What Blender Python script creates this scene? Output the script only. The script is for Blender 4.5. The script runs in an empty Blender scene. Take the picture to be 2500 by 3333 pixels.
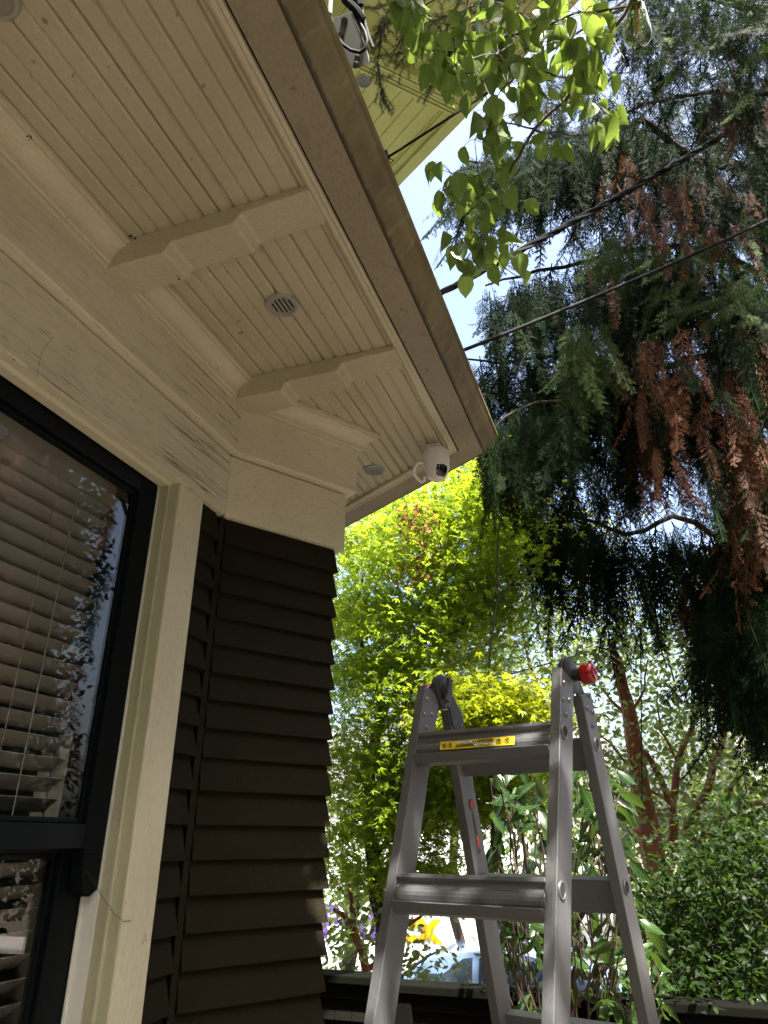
import bpy, math, random
import numpy as np
from mathutils import Vector, Matrix
random.seed(7); RNG = np.random.default_rng(7)
sc = bpy.context.scene; COL = sc.collection
R = math.radians
# ---------------------------------------------------------------- camera
# world: +Y runs along the window wall, +X points away from it, the camera is the origin (eye height 1.5 m over the yard)
FPX, CX, CY = 2300.0, 1250.0, 1666.5
PITCH, YAW = math.atan(1061 / 2300.0), R(19.46)
cam = bpy.data.cameras.new("camera"); camo = bpy.data.objects.new("camera", cam); COL.objects.link(camo)
cam.sensor_fit = 'VERTICAL'; cam.sensor_height = 36; cam.lens = 36 * FPX / 3333.0
cam.clip_start = 0.05; cam.clip_end = 3000
camo.rotation_euler = (R(90) + PITCH, 0, YAW); sc.camera = camo
# ---------------------------------------------------------------- light
SUN_AZ, SUN_EL = R(138), R(60)
SUNV = Vector((math.sin(SUN_AZ) * math.cos(SUN_EL), math.cos(SUN_AZ) * math.cos(SUN_EL), math.sin(SUN_EL)))
w = bpy.data.worlds.new("World"); sc.world = w; w.use_nodes = True
wn = w.node_tree; bg = wn.nodes['Background']; sky = wn.nodes.new('ShaderNodeTexSky')
sky.sky_type = 'NISHITA'; sky.sun_disc = False; sky.sun_elevation = SUN_EL; sky.sun_rotation = SUN_AZ
sky.air_density = 1.0; sky.dust_density = 7.0; sky.ozone_density = 1.0
wn.links.new(sky.outputs[0], bg.inputs[0]); bg.inputs[1].default_value = 0.10
sl = bpy.data.lights.new("sun", 'SUN'); sl.energy = 5.0; sl.angle = R(0.53); sl.color = (1.0, 0.95, 0.86)
slo = bpy.data.objects.new("sun", sl); COL.objects.link(slo); slo.rotation_euler = SUNV.to_track_quat('Z', 'Y').to_euler()
sc.view_settings.view_transform = 'Standard'; sc.view_settings.look = 'None'
sc.view_settings.exposure = 2.72; sc.view_settings.gamma = 1.0
sc.render.engine = 'CYCLES'
sc.cycles.max_bounces = 10; sc.cycles.transparent_max_bounces = 16; sc.cycles.diffuse_bounces = 5

# ---------------------------------------------------------------- helpers: placing
_cp, _sp, _cy, _sy = math.cos(PITCH), math.sin(PITCH), math.cos(YAW), math.sin(YAW)
def ray(px, py):
    u = (px - CX) / FPX; v = -(py - CY) / FPX
    x, y, z = u, _cp - v * _sp, _sp + v * _cp
    return Vector((x * _cy - y * _sy, x * _sy + y * _cy, z))
def at(px, py, d): return ray(px, py) * d                       # d metres along the optical axis
def atz(px, py, z): r = ray(px, py); return r * (z / r.z)
def atx(px, py, x): r = ray(px, py); return r * (x / r.x)
def aty(px, py, y): r = ray(px, py); return r * (y / r.y)
def project_np(P):
    x = P[:, 0] * _cy + P[:, 1] * _sy; y = -P[:, 0] * _sy + P[:, 1] * _cy; z = P[:, 2]
    d = y * _cp + z * _sp; v = -y * _sp + z * _cp
    dd = np.where(d > 0.05, d, 0.05)
    return np.where(d > 0.05, CX + FPX * x / dd, -9e9), CY - FPX * v / dd, d

# ---------------------------------------------------------------- helpers: materials
def newmat(name):
    m = bpy.data.materials.new(name); m.use_nodes = True
    nt = m.node_tree; return m, nt, nt.nodes['Principled BSDF']
def N(nt, typ, **kw):
    n = nt.nodes.new(typ)
    for k, v in kw.items():
        if k in n.inputs.keys() if isinstance(k, str) else False: n.inputs[k].default_value = v
        else: setattr(n, k, v)
    return n
def coord(nt, scale=(1, 1, 1)):
    tc = nt.nodes.new('ShaderNodeTexCoord'); mp = nt.nodes.new('ShaderNodeMapping')
    mp.inputs['Scale'].default_value = scale; nt.links.new(tc.outputs['Object'], mp.inputs[0]); return mp.outputs[0]
def noise(nt, vec, scale, detail=4, rough=0.55):
    n = nt.nodes.new('ShaderNodeTexNoise'); n.inputs['Scale'].default_value = scale
    n.inputs['Detail'].default_value = detail; n.inputs['Roughness'].default_value = rough
    nt.links.new(vec, n.inputs['Vector']); return n.outputs[0]
def ramp(nt, val, stops):
    r = nt.nodes.new('ShaderNodeValToRGB'); e = r.color_ramp.elements
    while len(e) < len(stops): e.new(0.5)
    for i, (p, c) in enumerate(stops): e[i].position = p; e[i].color = (*c, 1) if len(c) == 3 else c
    nt.links.new(val, r.inputs[0]); return r.outputs[0]
def mix(nt, fac, a, b, mode='MIX'):
    m = nt.nodes.new('ShaderNodeMix'); m.data_type = 'RGBA'; m.blend_type = mode
    for s, v in ((0, fac), (6, a), (7, b)):
        if isinstance(v, (int, float)): m.inputs[s].default_value = v
        elif isinstance(v, tuple): m.inputs[s].default_value = (*v, 1)
        else: nt.links.new(v, m.inputs[s])
    return m.outputs[2]
def bump(nt, b, h, strength=0.3, dist=0.004):
    n = nt.nodes.new('ShaderNodeBump'); n.inputs['Strength'].default_value = strength; n.inputs['Distance'].default_value = dist
    nt.links.new(h, n.inputs['Height']); nt.links.new(n.outputs[0], b.inputs['Normal'])
def W3(v): return (v, v, v)

def paint(name, col, dirt, grain=(1, 1, 1), crack=0.0, spots=0.0, rough=0.55, bumpy=0.35, bscale=55, moss=None, long=0.0, spec=0.35):
    m, nt, b = newmat(name); v = coord(nt); vg = coord(nt, grain)
    big = noise(nt, v, 3.5, 5); c = mix(nt, ramp(nt, big, [(0.35, W3(0)), (0.75, W3(0.75))]), col, dirt)
    fine = noise(nt, vg, 60, 5, 0.65)
    c = mix(nt, ramp(nt, fine, [(0.38, W3(0.42)), (0.60, W3(0))]), c, tuple(x * 0.6 for x in col))
    if crack:
        k = noise(nt, vg, 22, 8, 0.62)
        c = mix(nt, ramp(nt, k, [(0.345, W3(crack)), (0.385, W3(0))]), c, tuple(x * 0.28 for x in dirt))
        mid = noise(nt, vg, 9, 6, 0.7)
        c = mix(nt, ramp(nt, mid, [(0.56, W3(0)), (0.72, W3(0.55))]), c, tuple(x * 0.66 for x in dirt))
    if long:
        n_ = noise(nt, coord(nt, (1.0, 0.35, 16)), 2.2, 6, 0.5); msk = noise(nt, v, 1.6, 2)
        ln = ramp(nt, n_, [(0.478, W3(0)), (0.488, W3(1)), (0.494, W3(1)), (0.504, W3(0))]); ln = mix(nt, ramp(nt, msk, [(0.42, W3(0)), (0.5, W3(1))]), (0, 0, 0), ln)
        c = mix(nt, mix(nt, long, (0, 0, 0), ln), c, (0.12, 0.095, 0.065))
        c = mix(nt, ramp(nt, noise(nt, coord(nt, (2, 0.5, 9)), 3, 7, 0.7), [(0.54, W3(0)), (0.70, W3(0.3))]), c, tuple(x * 0.6 for x in dirt))
    if spots:
        s = noise(nt, v, 38, 3, 0.5)
        c = mix(nt, ramp(nt, s, [(0.70, W3(0)), (0.745, W3(spots))]), c, (0.05, 0.035, 0.022))
    if moss:
        s = noise(nt, v, 5, 6, 0.65)
        c = mix(nt, ramp(nt, s, [(0.45, W3(0)), (0.66, W3(0.8))]), c, moss)
    nt.links.new(c, b.inputs['Base Color']); b.inputs['Roughness'].default_value = rough
    h = mix(nt, 0.5, noise(nt, vg, bscale, 4, 0.6), noise(nt, v, 160, 3)); bump(nt, b, h, bumpy, 0.006); b.inputs['Specular IOR Level'].default_value = spec
    return m
def plain(name, col, rough=0.5, metal=0.0, var=0.12, spec=0.5, coat=0.0, scale=20):
    m, nt, b = newmat(name); v = coord(nt); f = noise(nt, v, scale, 4)
    c = mix(nt, f, tuple(x * (1 - var) for x in col), tuple(min(1, x * (1 + var)) for x in col))
    nt.links.new(c, b.inputs['Base Color']); b.inputs['Roughness'].default_value = rough; b.inputs['Metallic'].default_value = metal
    b.inputs['Specular IOR Level'].default_value = spec; b.inputs['Coat Weight'].default_value = coat
    return m
def leafmat(name, ca, cb, tr, trans=0.4, rough=0.38, spec=0.5, fine=0.0, vein=0.0):
    m, nt, b = newmat(name)
    a = nt.nodes.new('ShaderNodeAttribute'); a.attribute_name = 'tint'
    c = mix(nt, a.outputs['Fac'], ca, cb)
    if fine:
        tc = coord(nt); c = mix(nt, ramp(nt, noise(nt, tc, 90, 3), [(0.4, W3(0)), (0.7, W3(fine))]), c, tuple(x * 0.5 for x in ca))
    if vein:
        def mth(op, x, y=None):
            n = nt.nodes.new('ShaderNodeMath'); n.operation = op
            for i_, v_ in enumerate((x, y)):
                if isinstance(v_, (int, float)): n.inputs[i_].default_value = v_
                elif v_ is not None: nt.links.new(v_, n.inputs[i_])
            return n.outputs[0]
        lu = nt.nodes.new('ShaderNodeAttribute'); lu.attribute_name = 'across'; lv = nt.nodes.new('ShaderNodeAttribute'); lv.attribute_name = 'along'
        ab = mth('ABSOLUTE', lu.outputs['Fac']); side = mth('SINE', mth('MULTIPLY', mth('SUBTRACT', lv.outputs['Fac'], mth('MULTIPLY', mth('POWER', ab, 0.8), 0.85)), 44.0))
        mk = mth('MAXIMUM', mth('GREATER_THAN', side, 0.93), mth('LESS_THAN', ab, 0.012))
        c = mix(nt, mth('MULTIPLY', mk, vein), c, tuple(min(1, x * 1.9 + .02) for x in cb))
    nt.links.new(c, b.inputs['Base Color']); b.inputs['Roughness'].default_value = rough; b.inputs['Specular IOR Level'].default_value = spec
    t = nt.nodes.new('ShaderNodeBsdfTranslucent'); tm = mix(nt, 0.55, c, tr); nt.links.new(tm, t.inputs[0])
    ms = nt.nodes.new('ShaderNodeMixShader'); ms.inputs[0].default_value = trans
    nt.links.new(b.outputs[0], ms.inputs[1]); nt.links.new(t.outputs[0], ms.inputs[2])
    nt.links.new(ms.outputs[0], nt.nodes['Material Output'].inputs[0]); return m

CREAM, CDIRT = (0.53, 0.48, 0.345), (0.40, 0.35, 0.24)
M = {}
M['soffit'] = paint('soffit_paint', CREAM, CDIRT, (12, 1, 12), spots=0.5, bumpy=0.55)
M['frieze'] = paint('weathered_trim_paint', (0.68, 0.63, 0.475), (0.52, 0.47, 0.34), (10, 0.6, 14), crack=0.8, spots=0.25, bumpy=0.5, long=0.9)
M['frieze_s'] = paint('bay_trim_paint', (0.68, 0.63, 0.475), (0.52, 0.47, 0.34), (3, 2, 12), crack=0.45, spots=0.3, bumpy=0.45)
M['bracket'] = paint('rough_bracket_paint', CREAM, CDIRT, (1, 6, 6), spots=0.3, bumpy=1.0, bscale=18)
M['crown'] = paint('crown_paint', (0.62, 0.565, 0.415), (0.50, 0.445, 0.315), (10, 1, 10), spots=0.4, bumpy=0.4)
M['casing'] = paint('window_casing_paint', (0.70, 0.65, 0.48), (0.56, 0.50, 0.35), (14, 14, 0.8), crack=0.35, spots=0.35, bumpy=0.35)
M['reveal'] = paint('algae_reveal_paint', (0.50, 0.48, 0.335), (0.33, 0.34, 0.20), (14, 14, 1), spots=0.5, bumpy=0.3)
M['vinyl'] = plain('white_track_vinyl', (0.72, 0.71, 0.66), 0.4)
M['sash'] = plain('dark_sash_paint', (0.003, 0.005, 0.0065), 0.4, var=0.2, spec=0.12)
M['under'] = paint('gutter_underside_metal', (0.31, 0.265, 0.195), (0.25, 0.205, 0.145), (2, 1, 2), crack=0.35, spots=0.4, bumpy=0.12, rough=0.5)
M['shingle'] = paint('brown_shingle_stain', (0.017, 0.0138, 0.0068), (0.010, 0.009, 0.0045), (2, 2, 1), bumpy=0.6, rough=0.85, bscale=30, spec=0.1)
M['usoffit'] = paint('leaf_lit_soffit_paint', (0.60, 0.63, 0.27), (0.48, 0.50, 0.20), (2, 2, 2), bumpy=0.3)  # yellow-green light through the leaves is put into this colour
M['room'] = plain('room_plaster', (0.30, 0.27, 0.23), 0.9)
M['slat'] = plain('blind_slat', (0.30, 0.28, 0.26), 0.5, var=0.05)
M['cord'] = plain('dark_cord', (0.02, 0.018, 0.015), 0.8)
M['black'] = plain('black_cable_jacket', (0.005, 0.005, 0.0055), 0.6, spec=0.08)
M['cablegrey'] = plain('bare_neutral_strand', (0.025, 0.025, 0.024), 0.6, spec=0.1)
M['whiteplastic'] = plain('white_camera_plastic', (0.74, 0.73, 0.73), 0.33, var=0.03)
M['glossblack'] = plain('black_lens_glass', (0.006, 0.006, 0.008), 0.06, var=0.0, spec=0.8)
M['grille'] = plain('grey_vent_plastic', (0.30, 0.28, 0.25), 0.45)
M['bluegrille'] = plain('grey_blue_vent_mesh', (0.26, 0.29, 0.32), 0.5)
M['dark'] = plain('dark_void', (0.006, 0.005, 0.004), 0.9)
M['galv'] = plain('weathered_galvanised_steel', (0.035, 0.036, 0.027), 0.7, metal=0.2, var=0.35, scale=14)
M['hinge'] = plain('dark_hinge_steel', (0.035, 0.035, 0.036), 0.45, metal=0.3, var=0.25)
M['red'] = plain('red_knob_plastic', (0.24, 0.004, 0.007), 0.25, coat=0.3, var=0.05)
M['yellow'] = plain('yellow_label_vinyl', (0.52, 0.40, 0.02), 0.35, var=0.04)
M['ink'] = plain('label_ink', (0.012, 0.012, 0.012), 0.5)
M['labelwhite'] = plain('label_white_ink', (0.75, 0.75, 0.72), 0.5)
M['redink'] = plain('red_arrow_vinyl', (0.65, 0.045, 0.02), 0.45)
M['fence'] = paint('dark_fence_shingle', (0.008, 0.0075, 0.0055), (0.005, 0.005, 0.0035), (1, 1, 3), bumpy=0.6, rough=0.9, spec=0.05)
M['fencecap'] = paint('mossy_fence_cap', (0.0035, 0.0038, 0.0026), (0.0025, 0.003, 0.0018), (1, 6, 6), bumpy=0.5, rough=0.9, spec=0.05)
M['van'] = plain('white_van_paint', (0.82, 0.82, 0.83), 0.3, var=0.02, coat=0.3)
M['purple'] = plain('purple_van_lettering', (0.075, 0.02, 0.24), 0.4, var=0.02)
M['orange'] = plain('orange_van_lettering', (0.92, 0.30, 0.0), 0.4, var=0.02)
M['carpaint'] = plain('sky_tinted_car_paint', (0.16, 0.24, 0.40), 0.22, metal=0.3, var=0.02, coat=0.6)  # blue of the reflected sky put into the body colour
M['carglass'] = plain('car_window_glass', (0.015, 0.022, 0.035), 0.03, var=0.0, spec=1.0, coat=1.0)
M['rubber'] = plain('tyre_rubber', (0.02, 0.02, 0.02), 0.8)
M['asphalt'] = plain('street_asphalt', (0.055, 0.055, 0.055), 0.85, var=0.3, scale=40)
M['concrete'] = plain('pale_concrete', (0.36, 0.34, 0.31), 0.85, var=0.2, scale=8)
M['soil'] = plain('yard_soil', (0.07, 0.052, 0.034), 0.95, var=0.4, scale=6)
M['patio'] = plain('patio_flagstone', (0.075, 0.063, 0.048), 0.85, var=0.25, scale=5)
M['siding'] = plain('grey_blue_siding', (0.30, 0.32, 0.36), 0.7, var=0.08)
M['cream2'] = plain('pale_stucco', (0.72, 0.70, 0.64), 0.8, var=0.05)
M['roof2'] = plain('roof_asphalt', (0.10, 0.095, 0.09), 0.9, var=0.2)
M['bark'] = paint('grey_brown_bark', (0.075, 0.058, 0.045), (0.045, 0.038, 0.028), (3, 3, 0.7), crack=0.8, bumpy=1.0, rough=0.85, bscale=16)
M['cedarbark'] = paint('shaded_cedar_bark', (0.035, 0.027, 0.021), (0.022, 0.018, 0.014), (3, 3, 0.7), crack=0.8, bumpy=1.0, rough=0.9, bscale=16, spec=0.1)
M['redbark'] = paint('peeling_red_bark', (0.30, 0.105, 0.05), (0.14, 0.06, 0.038), (3, 3, 0.8), crack=0.9, bumpy=1.0, rough=0.8, bscale=14)
M['twig'] = plain('dark_twig', (0.045, 0.028, 0.018), 0.7)
M['dogleaf'] = leafmat('dogwood_leaf', (0.075, 0.125, 0.028), (0.125, 0.185, 0.035), (0.28, 0.40, 0.05), 0.42, 0.34, 0.45, 0.2, 0.45)
M['mapleleaf'] = leafmat('maple_leaf', (0.080, 0.160, 0.016), (0.175, 0.255, 0.020), (0.52, 0.66, 0.03), 0.58, 0.5, 0.3)
M['ymapleleaf'] = leafmat('yellow_maple_leaf', (0.14, 0.21, 0.014), (0.23, 0.255, 0.014), (0.56, 0.62, 0.015), 0.5, 0.5, 0.3)
M['cedarleaf'] = leafmat('cedar_spray_green', (0.003, 0.0085, 0.003), (0.042, 0.066, 0.021), (0.03, 0.065, 0.012), 0.2, 0.6, 0.03)
M['deadleaf'] = leafmat('cedar_spray_brown', (0.040, 0.017, 0.009), (0.24, 0.105, 0.052), (0.34, 0.14, 0.06), 0.3, 0.7, 0.2)
M['laurelleaf'] = leafmat('laurel_leaf', (0.006, 0.016, 0.006), (0.034, 0.072, 0.011), (0.15, 0.27, 0.03), 0.2, 0.27, 0.5, 0.15, 0.4)
M['hedgeleaf'] = leafmat('hedge_leaf', (0.004, 0.010, 0.003), (0.019, 0.040, 0.008), (0.10, 0.19, 0.02), 0.3, 0.5, 0.15)
M['farleaf'] = leafmat('far_leaf', (0.050, 0.085, 0.022), (0.145, 0.195, 0.05), (0.34, 0.42, 0.07), 0.48, 0.4, 0.5)
M['needle'] = leafmat('conifer_needle', (0.030, 0.045, 0.014), (0.055, 0.06, 0.018), (0.09, 0.10, 0.02), 0.2, 0.5, 0.4)
# gutter front: dirty streaks that run down the metal
def gutter_mat():
    m, nt, b = newmat('stained_gutter_face'); v = coord(nt)
    vs = coord(nt, (5, 16, 5)); st = noise(nt, vs, 2.2, 6, 0.6)
    mp = nt.nodes.new('ShaderNodeMapping'); mp.inputs['Rotation'].default_value = (R(38), 0, 0); mp.inputs['Scale'].default_value = (6, 11, 7)
    tc = nt.nodes.new('ShaderNodeTexCoord'); nt.links.new(tc.outputs['Object'], mp.inputs[0])
    streak = noise(nt, mp.outputs[0], 1.4, 5, 0.6)
    c = mix(nt, ramp(nt, noise(nt, v, 6, 5), [(0.35, W3(0)), (0.65, W3(1))]), (0.20, 0.172, 0.09), (0.12, 0.093, 0.055))
    c = mix(nt, ramp(nt, streak, [(0.40, W3(0)), (0.7, W3(0.6))]), c, (0.15, 0.115, 0.075))
    c = mix(nt, ramp(nt, st, [(0.55, W3(0)), (0.75, W3(0.55))]), c, (0.33, 0.31, 0.15))
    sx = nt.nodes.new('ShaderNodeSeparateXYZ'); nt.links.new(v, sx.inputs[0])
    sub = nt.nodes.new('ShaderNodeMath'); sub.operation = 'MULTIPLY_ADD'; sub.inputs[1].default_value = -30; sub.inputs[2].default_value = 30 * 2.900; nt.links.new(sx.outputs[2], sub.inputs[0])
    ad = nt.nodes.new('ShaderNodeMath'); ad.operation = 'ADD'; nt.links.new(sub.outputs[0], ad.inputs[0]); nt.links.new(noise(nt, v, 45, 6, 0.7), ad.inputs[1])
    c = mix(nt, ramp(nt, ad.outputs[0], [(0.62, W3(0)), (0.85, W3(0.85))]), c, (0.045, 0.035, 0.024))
    nt.links.new(c, b.inputs['Base Color']); b.inputs['Roughness'].default_value = 0.75; b.inputs['Specular IOR Level'].default_value = 0.2; bump(nt, b, streak, 0.15, 0.003); return m
M['gutter'] = gutter_mat()
def alu_mat():
    m, nt, b = newmat('brushed_aluminium'); v = coord(nt, (40, 40, 2)); f = noise(nt, v, 6, 5, 0.6)
    s = noise(nt, coord(nt), 9, 5); c = mix(nt, f, (0.125, 0.127, 0.133), (0.205, 0.207, 0.214))
    c = mix(nt, ramp(nt, s, [(0.5, W3(0)), (0.75, W3(0.45))]), c, (0.20, 0.19, 0.185))
    nt.links.new(c, b.inputs['Base Color']); b.inputs['Metallic'].default_value = 0.72
    nt.links.new(ramp(nt, f, [(0.3, W3(0.36)), (0.7, W3(0.5))]), b.inputs['Roughness']); bump(nt, b, f, 0.06, 0.001); return m
M['alu'] = alu_mat()
def glass_mat(name, boost, tintc):
    m = bpy.data.materials.new(name); m.use_nodes = True; nt = m.node_tree; nt.nodes.remove(nt.nodes['Principled BSDF'])
    g = nt.nodes.new('ShaderNodeNewGeometry'); dt = nt.nodes.new('ShaderNodeVectorMath'); dt.operation = 'DOT_PRODUCT'
    nt.links.new(g.outputs['Incoming'], dt.inputs[0]); nt.links.new(g.outputs['Normal'], dt.inputs[1])
    def mth(op, a, b=None):
        n = nt.nodes.new('ShaderNodeMath'); n.operation = op
        for i_, v_ in enumerate((a, b)):
            if v_ is None: continue
            if isinstance(v_, (int, float)): n.inputs[i_].default_value = v_
            else: nt.links.new(v_, n.inputs[i_])
        return n.outputs[0]
    f = mth('POWER', mth('SUBTRACT', 1.0, mth('ABSOLUTE', dt.outputs['Value'])), 5.0); f = mth('MULTIPLY', mth('ADD', mth('MULTIPLY', f, 0.96), 0.04), boost)
    tr = nt.nodes.new('ShaderNodeBsdfTransparent'); tr.inputs[0].default_value = (*tintc, 1)
    gl = nt.nodes.new('ShaderNodeBsdfGlossy'); gl.inputs['Roughness'].default_value = 0.01
    mx = nt.nodes.new('ShaderNodeMixShader'); nt.links.new(f, mx.inputs[0])
    nt.links.new(tr.outputs[0], mx.inputs[1]); nt.links.new(gl.outputs[0], mx.inputs[2])
    nt.links.new(mx.outputs[0], nt.nodes['Material Output'].inputs[0]); return m
M['pane'] = glass_mat('window_pane_glass', 1.0, (0.97, 0.975, 0.96))
M['bulbglass'] = glass_mat('bulb_glass', 3.5, (0.72, 0.80, 0.55))

# ---------------------------------------------------------------- helpers: objects
ORIGIN = {}
def tag(o, label=None, cat=None, group=None, kind=None):
    for k, v in (('label', label), ('category', cat), ('group', group), ('kind', kind)):
        if v: o[k] = v
    return o
def thing(name, label, cat, loc=(0, 0, 0), group=None):
    o = bpy.data.objects.new(name, None); o.empty_display_size = 0.1; COL.objects.link(o); o.location = loc
    ORIGIN[o.name] = Vector(loc); return tag(o, label, cat, group)
def link(name, me, parent=None, loc=None):
    o = bpy.data.objects.new(name, me); COL.objects.link(o)
    if parent is not None: o.parent = parent; ORIGIN[o.name] = ORIGIN[parent.name]
    else: o.location = loc or (0, 0, 0); ORIGIN[o.name] = Vector(loc or (0, 0, 0))
    return o
class MB:
    def __init__(s): s.v = []; s.f = []; s.m = []; s.mi = 0
    def add(s, vs, fs):
        b = len(s.v); s.v += [Vector(v) for v in vs]; s.f += [tuple(b + i for i in f) for f in fs]; s.m += [s.mi] * len(fs)
    def box(s, x0, x1, y0, y1, z0, z1):
        s.add([(x, y, z) for x in (x0, x1) for y in (y0, y1) for z in (z0, z1)],
              [(0, 1, 3, 2), (4, 6, 7, 5), (0, 4, 5, 1), (2, 3, 7, 6), (0, 2, 6, 4), (1, 5, 7, 3)])
    def obox(s, c, ex, ey, ez, hx, hy, hz):
        c, ex, ey, ez = Vector(c), Vector(ex), Vector(ey), Vector(ez)
        s.add([c + ex * hx * i + ey * hy * j + ez * hz * k for i in (-1, 1) for j in (-1, 1) for k in (-1, 1)],
              [(0, 1, 3, 2), (4, 6, 7, 5), (0, 4, 5, 1), (2, 3, 7, 6), (0, 2, 6, 4), (1, 5, 7, 3)])
    def prism(s, poly, axis):                       # poly: 3-D points in a plane, axis: extrusion vector
        n = len(poly); a = Vector(axis)
        s.add([Vector(p) for p in poly] + [Vector(p) + a for p in poly],
              [tuple(range(n))[::-1], tuple(range(n, 2 * n))] + [(i, (i + 1) % n, n + (i + 1) % n, n + i) for i in range(n)])
    def tube(s, pts, rad, n=8, cap=True):
        pts = [Vector(p) for p in pts]; k = len(pts)
        rad = [rad] * k if isinstance(rad, (int, float)) else rad
        up = None; rings = []
        for i, p in enumerate(pts):
            d = (pts[min(i + 1, k - 1)] - pts[max(i - 1, 0)]).normalized()
            if up is None: up = d.orthogonal().normalized()
            up = (up - d * up.dot(d)); up = up.normalized() if up.length > 1e-6 else d.orthogonal().normalized()
            sd = d.cross(up)
            rings.append([p + (up * math.cos(2 * math.pi * j / n) + sd * math.sin(2 * math.pi * j / n)) * rad[i] for j in range(n)])
        fs = [(i * n + j, i * n + (j + 1) % n, (i + 1) * n + (j + 1) % n, (i + 1) * n + j) for i in range(k - 1) for j in range(n)]
        if cap: fs += [tuple(range(n))[::-1], tuple(range((k - 1) * n, k * n))]
        s.add([v for r in rings for v in r], fs)
    def lathe(s, c, ax, prof, n=24, ex=None):       # prof: (radius, height along ax)
        c, ax = Vector(c), Vector(ax).normalized(); ex = (Vector(ex) if ex else ax.orthogonal()).normalized(); ey = ax.cross(ex)
        vs = [c + ax * h + (ex * math.cos(2 * math.pi * j / n) + ey * math.sin(2 * math.pi * j / n)) * max(r, 1e-5) for r, h in prof for j in range(n)]
        k = len(prof)
        fs = [(i * n + j, i * n + (j + 1) % n, (i + 1) * n + (j + 1) % n, (i + 1) * n + j) for i in range(k - 1) for j in range(n)]
        fs += [tuple(range(n))[::-1], tuple(range((k - 1) * n, k * n))]
        s.add(vs, fs)
    def sweep(s, prof, path, drop_last=False, closed=True):   # prof: (offset to the right of the path, z); mitred corners
        rings = []
        for i, p in enumerate(path):
            p = Vector(p); d0 = (p - Vector(path[i - 1])).normalized() if i else None
            d1 = (Vector(path[i + 1]) - p).normalized() if i < len(path) - 1 else None
            d0 = d0 or d1; d1 = d1 or d0
            n0, n1 = Vector((d0.y, -d0.x)), Vector((d1.y, -d1.x)); mn = (n0 + n1); mn = mn / mn.dot(n0)
            rings.append([(p.x + mn.x * o, p.y + mn.y * o, z) for o, z in prof])
        if drop_last: rings = rings[:-1]
        n = len(prof); k = len(rings); m = n if closed else n - 1
        fs = [(i * n + j, i * n + (j + 1) % n, (i + 1) * n + (j + 1) % n, (i + 1) * n + j) for i in range(k - 1) for j in range(m)]
        if closed: fs += [tuple(range(n))[::-1], tuple(range((k - 1) * n, k * n))]
        s.add([v for r in rings for v in r], fs)
    def build(s, name, mats, parent=None, smooth=False, bevel=0.0, loc=None, seg=2):
        org = ORIGIN[parent.name] if parent is not None else Vector(loc or (0, 0, 0))
        me = bpy.data.meshes.new(name); me.from_pydata([v - org for v in s.v], [], s.f)
        mats = mats if isinstance(mats, (list, tuple)) else [mats]
        for m in mats: me.materials.append(m)
        if len(mats) > 1: me.polygons.foreach_set('material_index', s.m)
        import bmesh
        bm = bmesh.new(); bm.from_mesh(me); bmesh.ops.recalc_face_normals(bm, faces=bm.faces); bm.to_mesh(me); bm.free()
        if smooth:
            me.polygons.foreach_set('use_smooth', [True] * len(me.polygons))
            try: me.set_sharp_from_angle(angle=R(40))
            except Exception: pass
        o = link(name, me, parent, loc)
        if bevel:
            b = o.modifiers.new('bevel', 'BEVEL'); b.width = bevel; b.segments = seg; b.limit_method = 'ANGLE'; b.angle_limit = R(35)
        return o
def text_into(mb, body, c, ex, ey, size, bold=0.0, stretch=1.0, align='CENTER', lift=0.0):
    cu = bpy.data.curves.new('lettering', 'FONT'); cu.body = body; cu.size = size; cu.offset = bold; cu.align_x = align; cu.align_y = 'CENTER'
    o = bpy.data.objects.new('lettering', cu); COL.objects.link(o); dg = bpy.context.evaluated_depsgraph_get()
    me = bpy.data.meshes.new_from_object(o.evaluated_get(dg)); bpy.data.objects.remove(o); bpy.data.curves.remove(cu)
    ex, ey = Vector(ex), Vector(ey); n = ex.cross(ey)
    mb.add([Vector(c) + ex * v.co.x * stretch + ey * v.co.y + n * lift for v in me.vertices], [tuple(p.vertices) for p in me.polygons])
    bpy.data.meshes.remove(me)

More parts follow.
